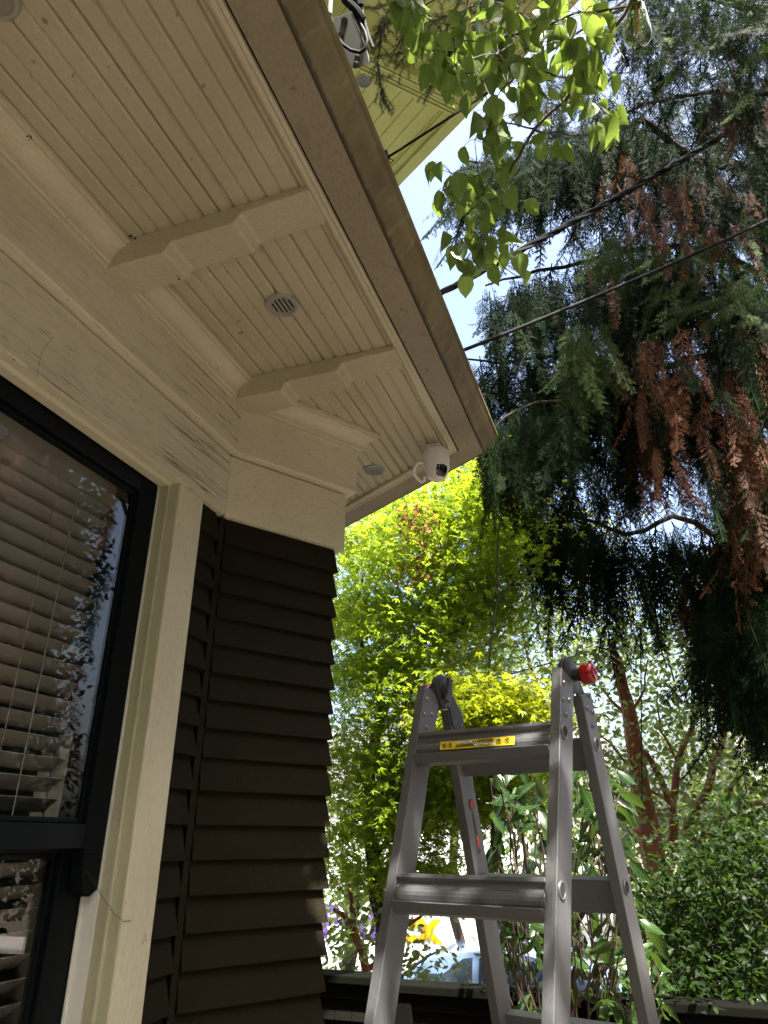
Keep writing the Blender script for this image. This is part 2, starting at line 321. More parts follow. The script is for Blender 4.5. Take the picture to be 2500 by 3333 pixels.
# ---------------------------------------------------------------- helpers: foliage
def nrm(a): return a / np.maximum(np.linalg.norm(a, axis=-1, keepdims=True), 1e-9)
def frames(d, n):                                   # columns: side, along the leaf, normal
    d = nrm(d); x = nrm(np.cross(d, n)); z = np.cross(x, d); return np.stack([x, d, z], -1)
def foliage(name, items, mat, parent, kind=None):
    """items: (template verts, quad faces, frames Nx3x3, positions Nx3, scale N, tint N)"""
    Vs, Fs, Ts, Us, b = [], [], [], [], 0
    org = np.array(ORIGIN[parent.name])
    for tv, tf, fr, p, s, t in items:
        n = len(p)
        if n == 0: continue
        v = np.einsum('nij,kj->nki', fr, tv) * s[:, None, None] + p[:, None, :] - org
        k = len(tv); Vs.append(v.reshape(-1, 3)); Ts.append(np.repeat(t, k)); Us.append(np.tile(tv[:, :2], (n, 1)))
        Fs.append((tf[None] + (b + np.arange(n) * k)[:, None, None]).reshape(-1, tf.shape[1])); b += n * k
    V = np.concatenate(Vs).astype(np.float32); F = np.concatenate(Fs).astype(np.int32); T = np.concatenate(Ts).astype(np.float32)
    me = bpy.data.meshes.new(name); me.vertices.add(len(V)); me.vertices.foreach_set('co', V.ravel())
    me.loops.add(F.size); me.loops.foreach_set('vertex_index', F.ravel()); me.polygons.add(len(F))
    me.polygons.foreach_set('loop_start', np.arange(len(F), dtype=np.int32) * F.shape[1])
    me.update(calc_edges=True)
    me.attributes.new('tint', 'FLOAT', 'POINT').data.foreach_set('value', T)
    if mat.name.startswith(('dogwood', 'laurel')):
        U = np.concatenate(Us).astype(np.float32)
        for nm_, i_ in (('across', 0), ('along', 1)): me.attributes.new(nm_, 'FLOAT', 'POINT').data.foreach_set('value', np.ascontiguousarray(U[:, i_]))
    me.materials.append(mat); o = link(name, me, parent)
    if kind: o['kind'] = kind
    return o
def blade(rows, curl=0.2, fold=0.15, wave=0.0, seed=0):     # rows: (y, half width)
    r = np.random.default_rng(seed); v = []
    for y, hw in rows:
        z0 = -curl * y * y; e = fold * hw
        v += [(-hw, y, z0 + e + r.normal(0, wave)), (0, y, z0), (hw, y, z0 + e + r.normal(0, wave))]
    f = []
    for i in range(len(rows) - 1):
        a = i * 3; f += [(a, a + 1, a + 4, a + 3), (a + 1, a + 2, a + 5, a + 4)]
    return np.array(v, float), np.array(f)
OVATE = [(0, .012), (.1, .17), (.28, .30), (.5, .325), (.72, .235), (.88, .09), (1, .004)]
LANCE = [(0, .012), (.15, .13), (.4, .215), (.65, .18), (.88, .065), (1, .004)]
DOG = [blade(OVATE, .10 + .16 * i, .35 + .1 * i, .022, i) for i in range(4)]
LAU = [blade(LANCE, .12 + .2 * i, .3, .008, i) for i in range(3)]
SMALL = [blade([(0, .01), (.3, .26), (.65, .22), (1, .01)], .15, .3, .01, i) for i in range(2)]
def maple_leaf():
    v = [(0, 0, 0)]; f = []
    for a, l in ((-100, .45), (-52, .78), (0, 1.0), (52, .78), (100, .45)):
        a = R(a); dx, dy = math.sin(a), math.cos(a); px, py = dy, -dx; b = len(v); z = -.10 * l
        v += [(dx * l * .42 - px * .12, dy * l * .42 - py * .12, .0), (dx * l, dy * l, z - .06), (dx * l * .42 + px * .12, dy * l * .42 + py * .12, .0)]
        f.append((0, b, b + 1, b + 2))
    return np.array(v, float), np.array(f)
MAPLE = [maple_leaf()]
def cedar_tail(seed, n=20):                         # one hanging cedar frond, unit length, along +y, branchlets in two ranks
    r = np.random.default_rng(seed); v = []; f = []
    def strip(p, q, w0, w1, side):
        b = len(v); v.extend([p - side * w0, p + side * w0, q + side * w1, q - side * w1]); f.append((b, b + 1, b + 2, b + 3))
    bend = r.normal(0, .16, 2)
    ax = lambda t: np.array([bend[0] * t * t + .015 * math.sin(9 * t + seed), t, bend[1] * t * t])
    for i in range(4): strip(ax(i / 4), ax((i + 1) / 4), .007, .005, np.array([1., 0, 0]))
    for i in range(n):
        t = .05 + .93 * i / n; L = (.135 * (1 - t) ** .5 + .035) * r.uniform(.7, 1.25)
        for sg in (-1, 1):
            a = R(r.uniform(18, 58)); d = nrm(np.array([sg * math.sin(a), math.cos(a), r.normal(0, .22)]))
            p = ax(t + .5 / n * (sg > 0)); q = p + d * L; sd = np.array([d[1], -d[0], 0])
            strip(p, q, .0042, .002, sd)
            for k in (.25, .5, .75):
                for s2 in (-1, 1):
                    e = nrm(d * .8 + sd * s2 * .62 + np.array([0, 0, r.normal(0, .15)])); o = p + d * L * k
                    strip(o, o + e * L * (.46 - .28 * k), .0048, .002, np.array([e[1], -e[0], 0]))
    return np.array(v), np.array(f)
TAIL = [cedar_tail(i) for i in range(9)]
def needle_twig(seed):
    r = np.random.default_rng(seed); v = []; f = []
    def strip(p, q, w, sd):
        b = len(v); v.extend([p - sd * w, p + sd * w, q + sd * w * .4, q - sd * w * .4]); f.append((b, b + 1, b + 2, b + 3))
    strip(np.zeros(3), np.array([0, 1., 0]), .012, np.array([1., 0, 0]))
    for i in range(110):
        t = r.uniform(.02, 1); a = r.uniform(0, 2 * math.pi); d = nrm(np.array([math.cos(a), r.uniform(.5, 1.1), math.sin(a)]))
        strip(np.array([0, t, 0]), np.array([0, t, 0]) + d * r.uniform(.13, .2), .007, nrm(np.cross(d, r.normal(size=3))))
    return np.array(v), np.array(f)
NEEDLE = [needle_twig(i) for i in range(3)]
def in_poly(poly, n, rng=RNG):
    P = np.array(poly, float); lo, hi = P.min(0), P.max(0); out = []
    while len(out) < n:
        q = rng.uniform(lo, hi, (max(64, n * 2), 2)); ins = np.zeros(len(q), bool); j = len(P) - 1
        for i in range(len(P)):
            c = ((P[i, 1] > q[:, 1]) != (P[j, 1] > q[:, 1])) & (q[:, 0] < (P[j, 0] - P[i, 0]) * (q[:, 1] - P[i, 1]) / (P[j, 1] - P[i, 1] + 1e-12) + P[i, 0])
            ins ^= c; j = i
        out += list(q[ins])
    return np.array(out[:n])
def spots_in(poly, n, d0, d1):
    q = in_poly(poly, n); d = RNG.uniform(d0, d1, n)
    return np.array([at(a, b, c) for (a, b), c in zip(q, d)])
def leaves(templates, P, size, jit=.25, down=.4, up=.6, tint=(0, 1), spread=1.0):
    """leaves at P: random heading with some droop, normals leaning to the sky"""
    n = len(P); a = RNG.uniform(0, 2 * np.pi, n)
    d = np.stack([np.cos(a) * spread, np.sin(a) * spread, RNG.normal(-down, .35, n)], -1)
    nn = RNG.normal(0, .6, (n, 3)); nn[:, 2] += up
    fr = frames(d, nn); s = size * RNG.uniform(1 - jit, 1 + jit, n); t = RNG.uniform(*tint, n); k = RNG.integers(0, len(templates), n)
    return [(templates[i][0], templates[i][1], fr[k == i], P[k == i], s[k == i], t[k == i]) for i in range(len(templates))]
def clump(centers, per, sx, sz, flat=True):
    n = len(centers) * per; off = RNG.normal(0, 1, (n, 3)) * np.array([sx, sx, sz]); return np.repeat(centers, per, 0) + off
def wobble(p, q, n, amp):
    p, q = Vector(p), Vector(q); L = (q - p).length
    return [p.lerp(q, i / n) + (Vector(RNG.normal(0, amp * L, 3)) if 0 < i < n else Vector((0, 0, 0))) for i in range(n + 1)]
def limb(mb, pts, r0, r1, n=7, sub=3):
    out = []
    for i in range(len(pts) - 1): out += wobble(pts[i], pts[i + 1], sub, .03)[:-1]
    out.append(Vector(pts[-1])); k = len(out)
    mb.tube(out, [r0 + (r1 - r0) * i / (k - 1) for i in range(k)], n)
def pxs(pts, d0, d1=None):
    d1 = d0 if d1 is None else d1; k = len(pts) - 1
    return [at(x, y, d0 + (d1 - d0) * i / max(k, 1)) for i, (x, y) in enumerate(pts)]

# ================================================================ SETTING
GZ = -1.5
def sheet(name, prof, x0, x1, mat, label=None):     # prof: (y, z)
    mb = MB(); n = len(prof); mb.add([(x, y, z) for x in (x0, x1) for y, z in prof], [(i, i + 1, n + i + 1, n + i) for i in range(n - 1)])
    return tag(mb.build(name, mat), kind='structure')
sheet('ground', [(-80, GZ - .01), (4.9, GZ - .01), (6.4, -2.62), (17, -2.62), (19, -2.55), (400, -2.5)], -400, 400, M['soil'])
sheet('street', [(7.3, -2.60), (16.0, -2.60)], -120, 120, M['asphalt'])
mb = MB(); mb.box(-120, 120, 6.45, 7.25, -2.7, -2.48); mb.box(-120, 120, 16.05, 18, -2.7, -2.48); tag(mb.build('sidewalk', M['concrete']), kind='structure')
mb = MB(); mb.box(-1.15, 3.2, -6, 3.4, GZ - .05, GZ); tag(mb.build('patio', M['patio']), kind='structure')

# ================================================================ HOUSE
SA = R(31.6); dS = Vector((math.sin(SA), math.cos(SA))); dX = Vector((-math.cos(SA), math.sin(SA)))
dX = Vector((-.847, .531)); nX = Vector((.531, .847))
P1 = Vector((-1.16, 1.763)); P2 = P1 + dS * .471; P3 = P2 + dX * 1.6
WALL = [(-1.16, -3.2), P1, P2, P3]
house = thing('house', 'cream and dark brown shingled house whose eave soffit fills the upper left', 'house', (-1.6, 1.0, GZ))
H = 1.40
# frieze boards
mb = MB(); mb.sweep([(-.05, .936), (0, .936), (0, 1.1495), (-.05, 1.1495)], [(-1.16, -3.2), P1, P1 + dS * .1], drop_last=True); mb.build('frieze_board', M['frieze'], house, bevel=.003)
def offs(path, o):
    out = []
    for i, p in enumerate(path):
        p = Vector(p); d0 = (p - Vector(path[i - 1])).normalized() if i else None; d1 = (Vector(path[i + 1]) - p).normalized() if i < len(path) - 1 else None
        d0 = d0 or d1; d1 = d1 or d0; n0, n1 = Vector((d0.y, -d0.x)), Vector((d1.y, -d1.x)); m = n0 + n1; m /= m.dot(n0); out.append(p + m * o)
    return out
mb = MB(); mb.sweep([(-.05, .931), (0, .931), (0, 1.1495), (-.05, 1.1495)], [P1 - dS * .0001, P2, P3]); mb.build('frieze_board', M['frieze_s'], house, bevel=.003)
mb = MB(); mb.sweep([(-.05, 1.155), (.029, 1.155), (.029, 1.39), (-.05, 1.39)], [(-1.16, -3.2), P1, P1 + dS * .1], drop_last=True); mb.build('upper_frieze_board', M['frieze'], house, bevel=.005)
mb = MB(); mb.sweep([(-.05, 1.155), (.029, 1.155), (.029, 1.39), (-.05, 1.39)], [P1 - dS * .0001, P2, P3]); mb.build('upper_frieze_board', M['frieze_s'], house, bevel=.005)
cove = [(.034, 1.322), (.040, 1.322), (.040, 1.331), (.046, 1.333)] + [(.046 + .036 * (1 - math.cos(t)), 1.333 + .044 * math.sin(t)) for t in [i * math.pi / 14 for i in range(1, 8)]] + [(.0845, 1.379), (.0845, 1.386), (.0945, 1.386), (.0945, 1.398), (.024, 1.398), (.024, 1.322)]
mb = MB(); mb.sweep(cove, WALL, drop_last=True); mb.build('crown_moulding', M['crown'], house, smooth=True)
# soffit boards
def soffit_strip(mb, x0, x1, s0, zf, endf, g=.005, dp=.007):
    xs = [x0, x0 + g * .5, x0 + g * 1.6, x1 - g * 1.6, x1 - g * .5, x1]; zs = [zf + dp, zf + dp, zf, zf, zf + dp, zf + dp]
    vs = [(x, s0, z) for x, z in zip(xs, zs)] + [(x, endf(x), z) for x, z in zip(xs, zs)]
    mb.add(vs, [(i, i + 1, 7 + i, 6 + i) for i in range(5)])
mb = MB(); bw = .0436
endf = lambda x: (1.716 - .531 * x) / .847
for k in range(-9, 7):
    x0 = -.809 + k * bw; x1 = min(x0 + bw, -.555)
    if x0 >= -.556: break
    soffit_strip(mb, x0, x1, -3.2, H, endf, (.0048 if k % 2 else .0036) if k else .0055, (.007 if k % 2 else .005) if k else .011)
mb.add([(-1.6, -3.2, H + .014), (-.5, -3.2, H + .014), (-.5, endf(-.5), H + .014), (-1.6, endf(-1.6), H + .014)], [(0, 1, 2, 3)])
mb.build('soffit', M['soffit'], house)
# eave: trim strip, gutter underside, gutter face
EAVE = [(-.441, -3.2), (-.441, (1.826 + .531 * .441) / .847), None]; EAVE[2] = Vector(EAVE[1]) + dX * 1.75
mb = MB(); mb.sweep([(-.126, 1.402), (-.126, 1.388), (-.118, 1.384), (-.106, 1.384), (-.104, 1.380), (-.095, 1.380), (-.095, 1.402)], EAVE); mb.build('eave_trim', M['crown'], house, bevel=.0015)
mb = MB(); mb.sweep([(-.0885, 1.384), (-.002, 1.384), (-.002, 1.392), (-.0885, 1.392)], EAVE); mb.build('gutter_underside', M['under'], house, bevel=.001)
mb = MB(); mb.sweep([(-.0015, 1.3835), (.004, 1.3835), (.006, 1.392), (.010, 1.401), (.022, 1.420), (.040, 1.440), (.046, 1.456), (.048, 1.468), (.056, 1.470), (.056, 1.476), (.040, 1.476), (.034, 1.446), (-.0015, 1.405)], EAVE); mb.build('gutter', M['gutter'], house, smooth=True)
mb = MB(); mb.sweep([(-.62, 1.72), (.03, 1.472), (.03, 1.48), (-.62, 1.73)], EAVE); mb.build('porch_roof', M['roof2'], house)
mb = MB(); mb.sweep([(-.0945, 1.392), (-.089, 1.392), (-.089, 1.46), (-.0945, 1.46)], EAVE); mb.build('gutter_back', M['dark'], house)
# stepped soffit brackets
for s0 in (1.061, 1.692):
    zb = [(-1.128, 1.318), (-.957, 1.317), (-.949, 1.321), (-.940, 1.340), (-.932, 1.345), (-.762, 1.345), (-.755, 1.349), (-.746, 1.368), (-.738, 1.372), (-.563, 1.378), (-.563, 1.401), (-1.128, 1.401)]
    mb = MB(); mb.prism([(x, s0, z) for x, z in zb], (0, .104, 0)); mb.build('soffit_bracket', M['bracket'], house, bevel=.004)
# round soffit vents
def vent(c, r, mats, ax=(0, 0, -1), slots=True, parent=house, ex=(1, 0, 0), z=0):
    mb = MB(); mb.lathe(c, ax, [(r, 0), (r, .005), (r * .93, .009), (r * .78, .009), (r * .74, .004), (0, .004)], 36, ex); f = mb.build('soffit_vent', mats[0], parent, smooth=True)
    mb = MB(); c = Vector(c); exv = Vector(ex); eyv = Vector(ax).cross(exv)
    if slots:
        for k in range(-2, 3):
            x = k * r * .26; h = math.sqrt(max(1e-6, (r * .64) ** 2 - x * x)) * .95
            mb.obox(c + Vector(ax) * .0035 + exv * (x + r * .06), exv, eyv, Vector(ax), r * .05, h, .0016)
        mb.build('vent_slots', mats[1], f)
    else:
        for k in range(-8, 9):
            x = k * r * .085; h = math.sqrt(max(1e-6, (r * .72) ** 2 - x * x)) * .97
            mb.obox(c + Vector(ax) * .004 + exv * x, exv, eyv, Vector(ax), r * .02, h, .002)
        mb.build('vent_mesh', mats[1], f)
c = atz(918, 993, H); vent((c.x, c.y, H + .002), .049, (M['grille'], M['dark']))
c = atz(1217, 1529, H); vent((c.x, c.y, H + .002), .047, (M['bluegrille'], M['grille']), slots=False)
c = atz(-22, -22, H); vent((c.x, c.y, H + .002), .047, (M['grille'], M['grille']), slots=False)
# shingles: window side strip, bay side, far side
zs = [.94, .844, .755, .683, .606, .522, .439, .362, .283, .204, .118, .032, -.053, -.135, -.22, -.30, -.387, -.47, -.555, -.64, -.725, -.81, -.895, -.98, -1.065, -1.15, -1.235, -1.32, -1.405, -1.49]
def course(mb, p, e, n, L0, z1, z0, ext, j):
    p, e, n = Vector(p), Vector(e), Vector(n); q = lambda l, d, z: (*(p + e * l + n * d), z)
    a, b = -.006 + j, -.022
    mb.add([q(0, -.045, z1), q(0, -.045, z0), q(0, a, z0), q(0, b, z1 + .004), q(L0 - .012, -.045, z1), q(L0, -.045, z0), q(L0 + ext, a, z0), q(L0 - .012, b, z1 + .004)],
           [(0, 1, 2, 3), (7, 6, 5, 4), (0, 4, 5, 1), (1, 5, 6, 2), (2, 6, 7, 3), (3, 7, 4, 0)])
mb = MB()
for i in range(len(zs) - 1): course(mb, (-1.16, 1.652), (0, 1), (1, 0), .104, zs[i], zs[i + 1], 0, RNG.uniform(-.002, .003))
mb.build('side_shingles', M['shingle'], house)
mb = MB()
for i in range(len(zs) - 1):
    course(mb, P1 + dS * .012, dS, (dS.y, -dS.x), .437, zs[i], zs[i + 1], 0, RNG.uniform(-.002, .003))
mb.build('bay_shingles', M['shingle'], house)
mb = MB(); PX = P1 + dS * .449 + Vector((dS.y, -dS.x)) * -.046
for i in range(len(zs) - 1): course(mb, PX + dX * .0, dX, nX, 1.6, zs[i], zs[i + 1], 0, 0)
mb.build('far_shingles', M['shingle'], house)
cst = P1 + Vector((-.0125, .004)); mb = MB(); mb.obox((cst.x - .004, cst.y + .004, -.285), (.8, -.6, 0), (.6, .8, 0), (0, 0, 1), .010, .0085, 1.213); mb.build('corner_strip', M['shingle'], house, bevel=.001)
# wall bodies (solid, behind the cladding) and the room behind the window
mb = MB()
mb.box(-1.42, -1.205, -3.2, .32, GZ, 1.39); mb.box(-1.42, -1.205, .32, 1.6, GZ, -.86); mb.box(-1.42, -1.205, .32, 1.6, .945, 1.39); mb.box(-1.42, -1.205, 1.64, 1.8, GZ, 1.39)
mb.sweep([(-.25, GZ), (-.047, GZ), (-.047, 1.39), (-.25, 1.39)], [P1 - dS * .02, P2 - dS * .03, P3 - dS * .03])
mb.build('wall', M['shingle'], house)
RX0, RX1 = P2 + dX * 1.6 - nX * .1, P2 + dX * 2.42 - nX * .1
def xwall(mb, a, b, z0, z1): p, q = P2 + dX * a - nX * .15, P2 + dX * b - nX * .15; mb.sweep([(0, z0), (.1, z0), (.1, z1), (0, z1)], [p, q])
mb = MB(); xwall(mb, 1.61, 2.40, -1.4, 1.398); xwall(mb, 3.0, 4.6, -1.4, 1.398); xwall(mb, 2.401, 2.999, -1.4, -.05); xwall(mb, 2.401, 2.999, .55, 1.398); xwall(mb, 2.69, 2.72, -.049, .549)
q = P2 + dX * 4.6 - nX * .15
mb.box(q.x - .1, q.x, -3, q.y, -1.4, 1.38); mb.box(q.x, -1.42, -3.1, -3.0, -1.4, 1.38)
for z0, z1 in ((-1.5, -1.4), (1.39, 1.45)): mb.prism([(q.x, -3.1, z0), (-1.42, -3.1, z0), (-1.30, 2.23, z0), (q.x, q.y, z0)], (0, 0, z1 - z0))
mb.build('room', M['room'], house)
# window: casing and its pieces
win = None
mb = MB(); mb.box(-1.205, -1.165, 1.528, 1.647, -.86, .9345)
win = mb.build('window', M['casing'], house, bevel=.002)
mb = MB(); mb.box(-1.205, -1.165, .30, .42, -.86, .9345); mb.build('casing', M['casing'], win, bevel=.002)
mb = MB(); mb.prism([(-1.170, 1.5275, -.86), (-1.195, 1.5275, -.86), (-1.195, 1.521, -.86), (-1.199, 1.5185, -.86), (-1.206, 1.5185, -.86), (-1.209, 1.522, -.86), (-1.231, 1.522, -.86), (-1.231, 1.60, -.86), (-1.170, 1.60, -.86)], (0, 0, 1.79)); mb.build('jamb', M['reveal'], win)
mb = MB(); mb.box(-1.33, -1.2315, 1.519, 1.60, -.86, .935); mb.box(-1.2755, -1.2715, 1.512, 1.519, -.86, .935); mb.build('sash_track', M['vinyl'], win)
mb = MB(); mb.prism([(-1.165, .3, .9350), (-1.190, .3, .9350), (-1.192, .3, .930), (-1.197, .3, .927), (-1.204, .3, .927), (-1.207, .3, .931), (-1.231, .3, .931), (-1.231, .3, .99), (-1.165, .3, .99)], (0, 1.222, 0)); mb.build('head_jamb', M['casing'], win)
mb = MB(); mb.box(-1.34, -1.14, .28, 1.66, -.92, -.861); mb.build('sill', M['casing'], win, bevel=.003)
def sash(name, xf, xb, ya, yb, za, zb, st, tr, br, parent, horn=False):
    mb = MB(); mb.box(xb, xf, ya, ya + st, za, zb); mb.box(xb, xf, yb - st, yb, za, zb); mb.box(xb, xf, ya + st, yb - st, zb - tr, zb); mb.box(xb, xf, ya + st, yb - st, za, za + br)
    # glazing bead
    g = .012
    for a, b_, c_, d_ in ((yb - st - g, yb - st, za + br, zb - tr), (ya + st, ya + st + g, za + br, zb - tr)): mb.box(xb + .004, xf - .012, a, b_, c_, d_)
    mb.box(xb + .004, xf - .012, ya + st + g, yb - st - g, zb - tr - g, zb - tr); mb.box(xb + .004, xf - .012, ya + st + g, yb - st - g, za + br, za + br + g)
    if horn: mb.prism([(xf, yb - .065, za + .001), (xf, yb, za + .001), (xf, yb, za - .085), (xf, yb - .025, za - .10), (xf, yb - .05, za - .085), (xf, yb - .06, za - .04)], (xb - xf, 0, 0))
    return mb.build(name, M['sash'], parent, bevel=.0025)
up = sash('upper_sash', -1.236, -1.272, .42, 1.5185, -.022, .930, .072, .045, .052, win, True)
lo = sash('lower_sash', -1.278, -1.314, .42, 1.5185, -.86, .020, .085, .05, .08, win)
mb = MB(); mb.box(-1.2575, -1.2535, .43, 1.50, -.01, .92); mb.build('upper_pane', M['pane'], win)
mb = MB(); mb.box(-1.2995, -1.2955, .43, 1.50, -.85, 0.01); mb.build('lower_pane', M['pane'], win)
mb = MB(); z = .845
while z > -.82:
    ang = R(-36); ca, sa_ = math.cos(ang), math.sin(ang); c = Vector((-1.375, .95, z))
    for k in (-1, 0):
        mb.obox(c + Vector((ca, 0, -sa_)) * (.0125 + .025 * k) + Vector((0, 0, .001 if k else 0)), (ca, 0, -sa_ + .06 * (1 if k else -1)), (0, 1, 0), (sa_, 0, ca), .0126, .525, .0012)
    z -= .0455
mb.box(-1.40, -1.345, .43, 1.475, .86, .93)
for y in (.75, 1.27):
    for dx in (-.022, .022): mb.tube([(-1.375 + dx, y, .86), (-1.375 + dx, y, -.82)], .0012, 5)
mb.tube([(-1.343, 1.33, .86), (-1.343, 1.33, -.5)], .002, 5)
mb.build('blind', M['slat'], win)
def thread(pts, r): mb = MB(); mb.tube(pts, r, 5); return mb.build('cobweb_thread', M['cord'], house)
thread([atx(172, 1096, -1.157), atx(136, 1146, -1.150), atx(126, 1190, -1.154), atx(122, 1224, -1.158)], .0004)
thread([atx(283, 2836, -1.225), atx(330, 2915, -1.18), atx(372, 2975, -1.16), atx(402, 2999, -1.162), atx(427, 2997, -1.1645)], .0006)
def clump_of_dirt(c, n, spread, r):
    mb = MB(); rg = np.random.default_rng(int(abs(c.x + c.y) * 1e4))
    for i in range(n):
        p = Vector(c) + Vector(rg.normal(0, spread, 3)); q = r * rg.uniform(.4, 1); mb.lathe(p, rg.normal(size=3), [(q * .1, -q), (q * .7, -q * .6), (q, 0), (q * .6, q * .7), (q * .1, q)], 6)
    return mb.build('dirt_clump', M['dark'], house)
clump_of_dirt(atz(440, 778, H - .004), 16, .006, .0035); clump_of_dirt(atz(428, 786, H - .003), 10, .008, .003); clump_of_dirt(atz(581, 903, 1.317), 4, .003, .0035); clump_of_dirt(atx(98, 447, -1.06), 5, .003, .0035); clump_of_dirt(atx(708, 1196, -1.07), 5, .004, .0022); clump_of_dirt(atx(365, 257, -.9) * 0 + atx(47, 1166, -1.165), 3, .002, .003)
# upper storey: wall, soffit, beam, fascia, roof
UZ = 4.2
def xn(a, n, z): v = dX * a + nX * n; return (v.x, v.y, z)
mb = MB(); n0 = .40
while n0 < 2.17:
    n1 = min(n0 + .092, 2.20); g = .008
    ns = [n0, n0 + g * .4, n0 + g, n1 - g * .4, n1]; zz = [UZ + .008, UZ + .008, UZ, UZ, UZ + .008]
    mb.add([xn(.9, n, z_) for n, z_ in zip(ns, zz)] + [xn(6, n, z_) for n, z_ in zip(ns, zz)], [(i, i + 1, 6 + i, 5 + i) for i in range(4)]); n0 += .092
mb.add([xn(.9, .3, UZ + .02), xn(6, .3, UZ + .02), xn(6, 2.28, UZ + .02), xn(.9, 2.28, UZ + .02)], [(0, 1, 2, 3)])
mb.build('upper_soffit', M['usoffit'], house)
ex3, ny3 = Vector((dX.x, dX.y, 0)), Vector((nX.x, nX.y, 0))
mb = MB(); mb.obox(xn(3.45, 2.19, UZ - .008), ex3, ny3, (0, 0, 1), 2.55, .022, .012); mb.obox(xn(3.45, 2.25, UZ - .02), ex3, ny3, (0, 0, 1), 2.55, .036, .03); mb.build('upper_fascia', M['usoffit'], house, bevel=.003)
mb = MB(); mb.obox(xn(3.45, 2.297, UZ + .05), ex3, ny3, (0, 0, 1), 2.6, .01, .06); mb.build('upper_gutter', M['galv'], house)
b0, b1 = atz(1173, 221, UZ - .07), atz(1481, 371, UZ - .07); d = (b1 - b0).normalized(); n_ = Vector((d.y, -d.x, 0)); t0 = atz(1206, 172, UZ - .07)
if n_.dot(t0 - b0) < 0: n_ = -n_
bwid = abs(n_.dot(t0 - b0))
mb = MB(); b0e = b0 - d * .9
for k in range(5):
    a = bwid * k / 5
    mb.obox((b0e + b1) / 2 + n_ * (a + bwid / 10) + Vector((0, 0, .033)), d, n_, (0, 0, 1), (b1 - b0e).length / 2, bwid / 10 - .002, .036 - .004 * (k % 2))
mb.obox((b0e + b1) / 2 - n_ * .008 + Vector((0, 0, .035)), d, n_, (0, 0, 1), (b1 - b0e).length / 2, .007, .044)
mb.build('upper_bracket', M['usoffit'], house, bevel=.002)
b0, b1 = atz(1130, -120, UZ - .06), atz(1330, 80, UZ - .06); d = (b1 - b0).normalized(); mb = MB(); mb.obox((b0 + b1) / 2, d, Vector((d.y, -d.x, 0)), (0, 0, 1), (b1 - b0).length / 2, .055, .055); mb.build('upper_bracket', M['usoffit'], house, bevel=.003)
c = atz(1185, 263, UZ); vent((c.x, c.y, UZ + .002), .047, (M['grille'], M['bluegrille']), slots=False, ex=tuple(ny3))
mb = MB(); mb.sweep([(-.5, 1.5), (-.3, 1.5), (-.3, 4.3), (-.5, 4.3)], [(-1.16, -3.2), P1, P2 - dS * .1, P3]); mb.build('upper_wall', M['shingle'], house)
mb = MB(); mb.add([xn(.9, 2.3, UZ + .11), xn(6, 2.3, UZ + .11), xn(6, -2, UZ + 1.9), xn(.9, -2, UZ + 1.9)], [(0, 1, 2, 3)]); mb.add([(-7, -3.2, 4.5), (-1.3, -3.2, 4.3), (-1.3, 2, 4.3), (-7, 3.5, 4.5)], [(0, 1, 2, 3)]); mb.build('upper_roof', M['roof2'], house)

# ================================================================ SECURITY CAMERA
DC = 2.72
sc_c = at(1421, 1500, DC); top = atz(1408, 1450, 1.399)
seccam = thing('security_camera', 'white dome security camera hanging under the eave corner', 'camera', tuple(sc_c))
mb = MB(); px_ = DC / FPX
rb = 43 * px_; zt, zbt = at(1421, 1462, DC).z - sc_c.z, at(1421, 1530, DC).z - sc_c.z
mb.lathe(sc_c, (0, 0, 1), [(rb * .84, zbt - .004), (rb * .93, zbt - .006), (rb * .98, zbt), (rb * 1.0, (zt + zbt) / 2), (rb * .985, zt - .008), (rb * .95, zt - .003), (rb * .86, zt), (0, zt)], 40)
mb.build('body', M['whiteplastic'], seccam, smooth=True)
hc = Vector((sc_c.x, sc_c.y, at(1421, 1538, DC).z)); rh = rb * .88
mb = MB(); mb.lathe(hc, (0, 0, 1), [(0, -rh * 1.05)] + [(rh * math.cos(t), rh * 1.05 * math.sin(t)) for t in [R(-80 + 10 * i) for i in range(1, 9)]] + [(rh, .02), (0, .02)], 32)
head = mb.build('head', M['whiteplastic'], seccam, smooth=True)
fdir = Vector((.62, -.62, -.32)).normalized(); sdv = Vector((fdir.y, -fdir.x, 0)).normalized(); upv = sdv.cross(fdir)
if upv.z < 0: upv = -upv
mb = MB(); nu = 10; vs = []
def capp(u, v, r): d_ = (fdir + sdv * u + upv * v).normalized(); return hc + Vector((d_.x * r, d_.y * r, d_.z * r * 1.05))
K = 28; ring = []
for j in range(K):
    a = 2 * math.pi * j / K; cu_, su_ = math.cos(a), math.sin(a); p_ = 4.0; q_ = (abs(cu_) ** p_ + abs(su_) ** p_) ** (-1 / p_); ring.append((cu_ * q_, su_ * q_))
rr = [0.001, .35, .7, .95, 1.0]
vs = [capp(x * .62 * f_, y * .74 * f_, rh * (1.03 if f_ < 1 else .98)) for f_ in rr for x, y in ring]
mb.add(vs, [(i * K + j, i * K + (j + 1) % K, (i + 1) * K + (j + 1) % K, (i + 1) * K + j) for i in range(4) for j in range(K)])
mb.build('lens_window', M['glossblack'], head, smooth=True)
mb = MB()
for (u, v, r_) in ((0, .26, .20), (-.2, -.24, .085), (.2, -.24, .085), (0, -.40, .07)):
    c_ = capp(u, v, rh * 1.035); d_ = (c_ - hc).normalized(); mb.lathe(c_, d_, [(rh * r_, 0), (rh * r_, .002), (rh * r_ * .7, .003), (rh * r_ * .6, .001), (0, .001)], 16)
mb.build('lens', M['galv'], head, smooth=True)
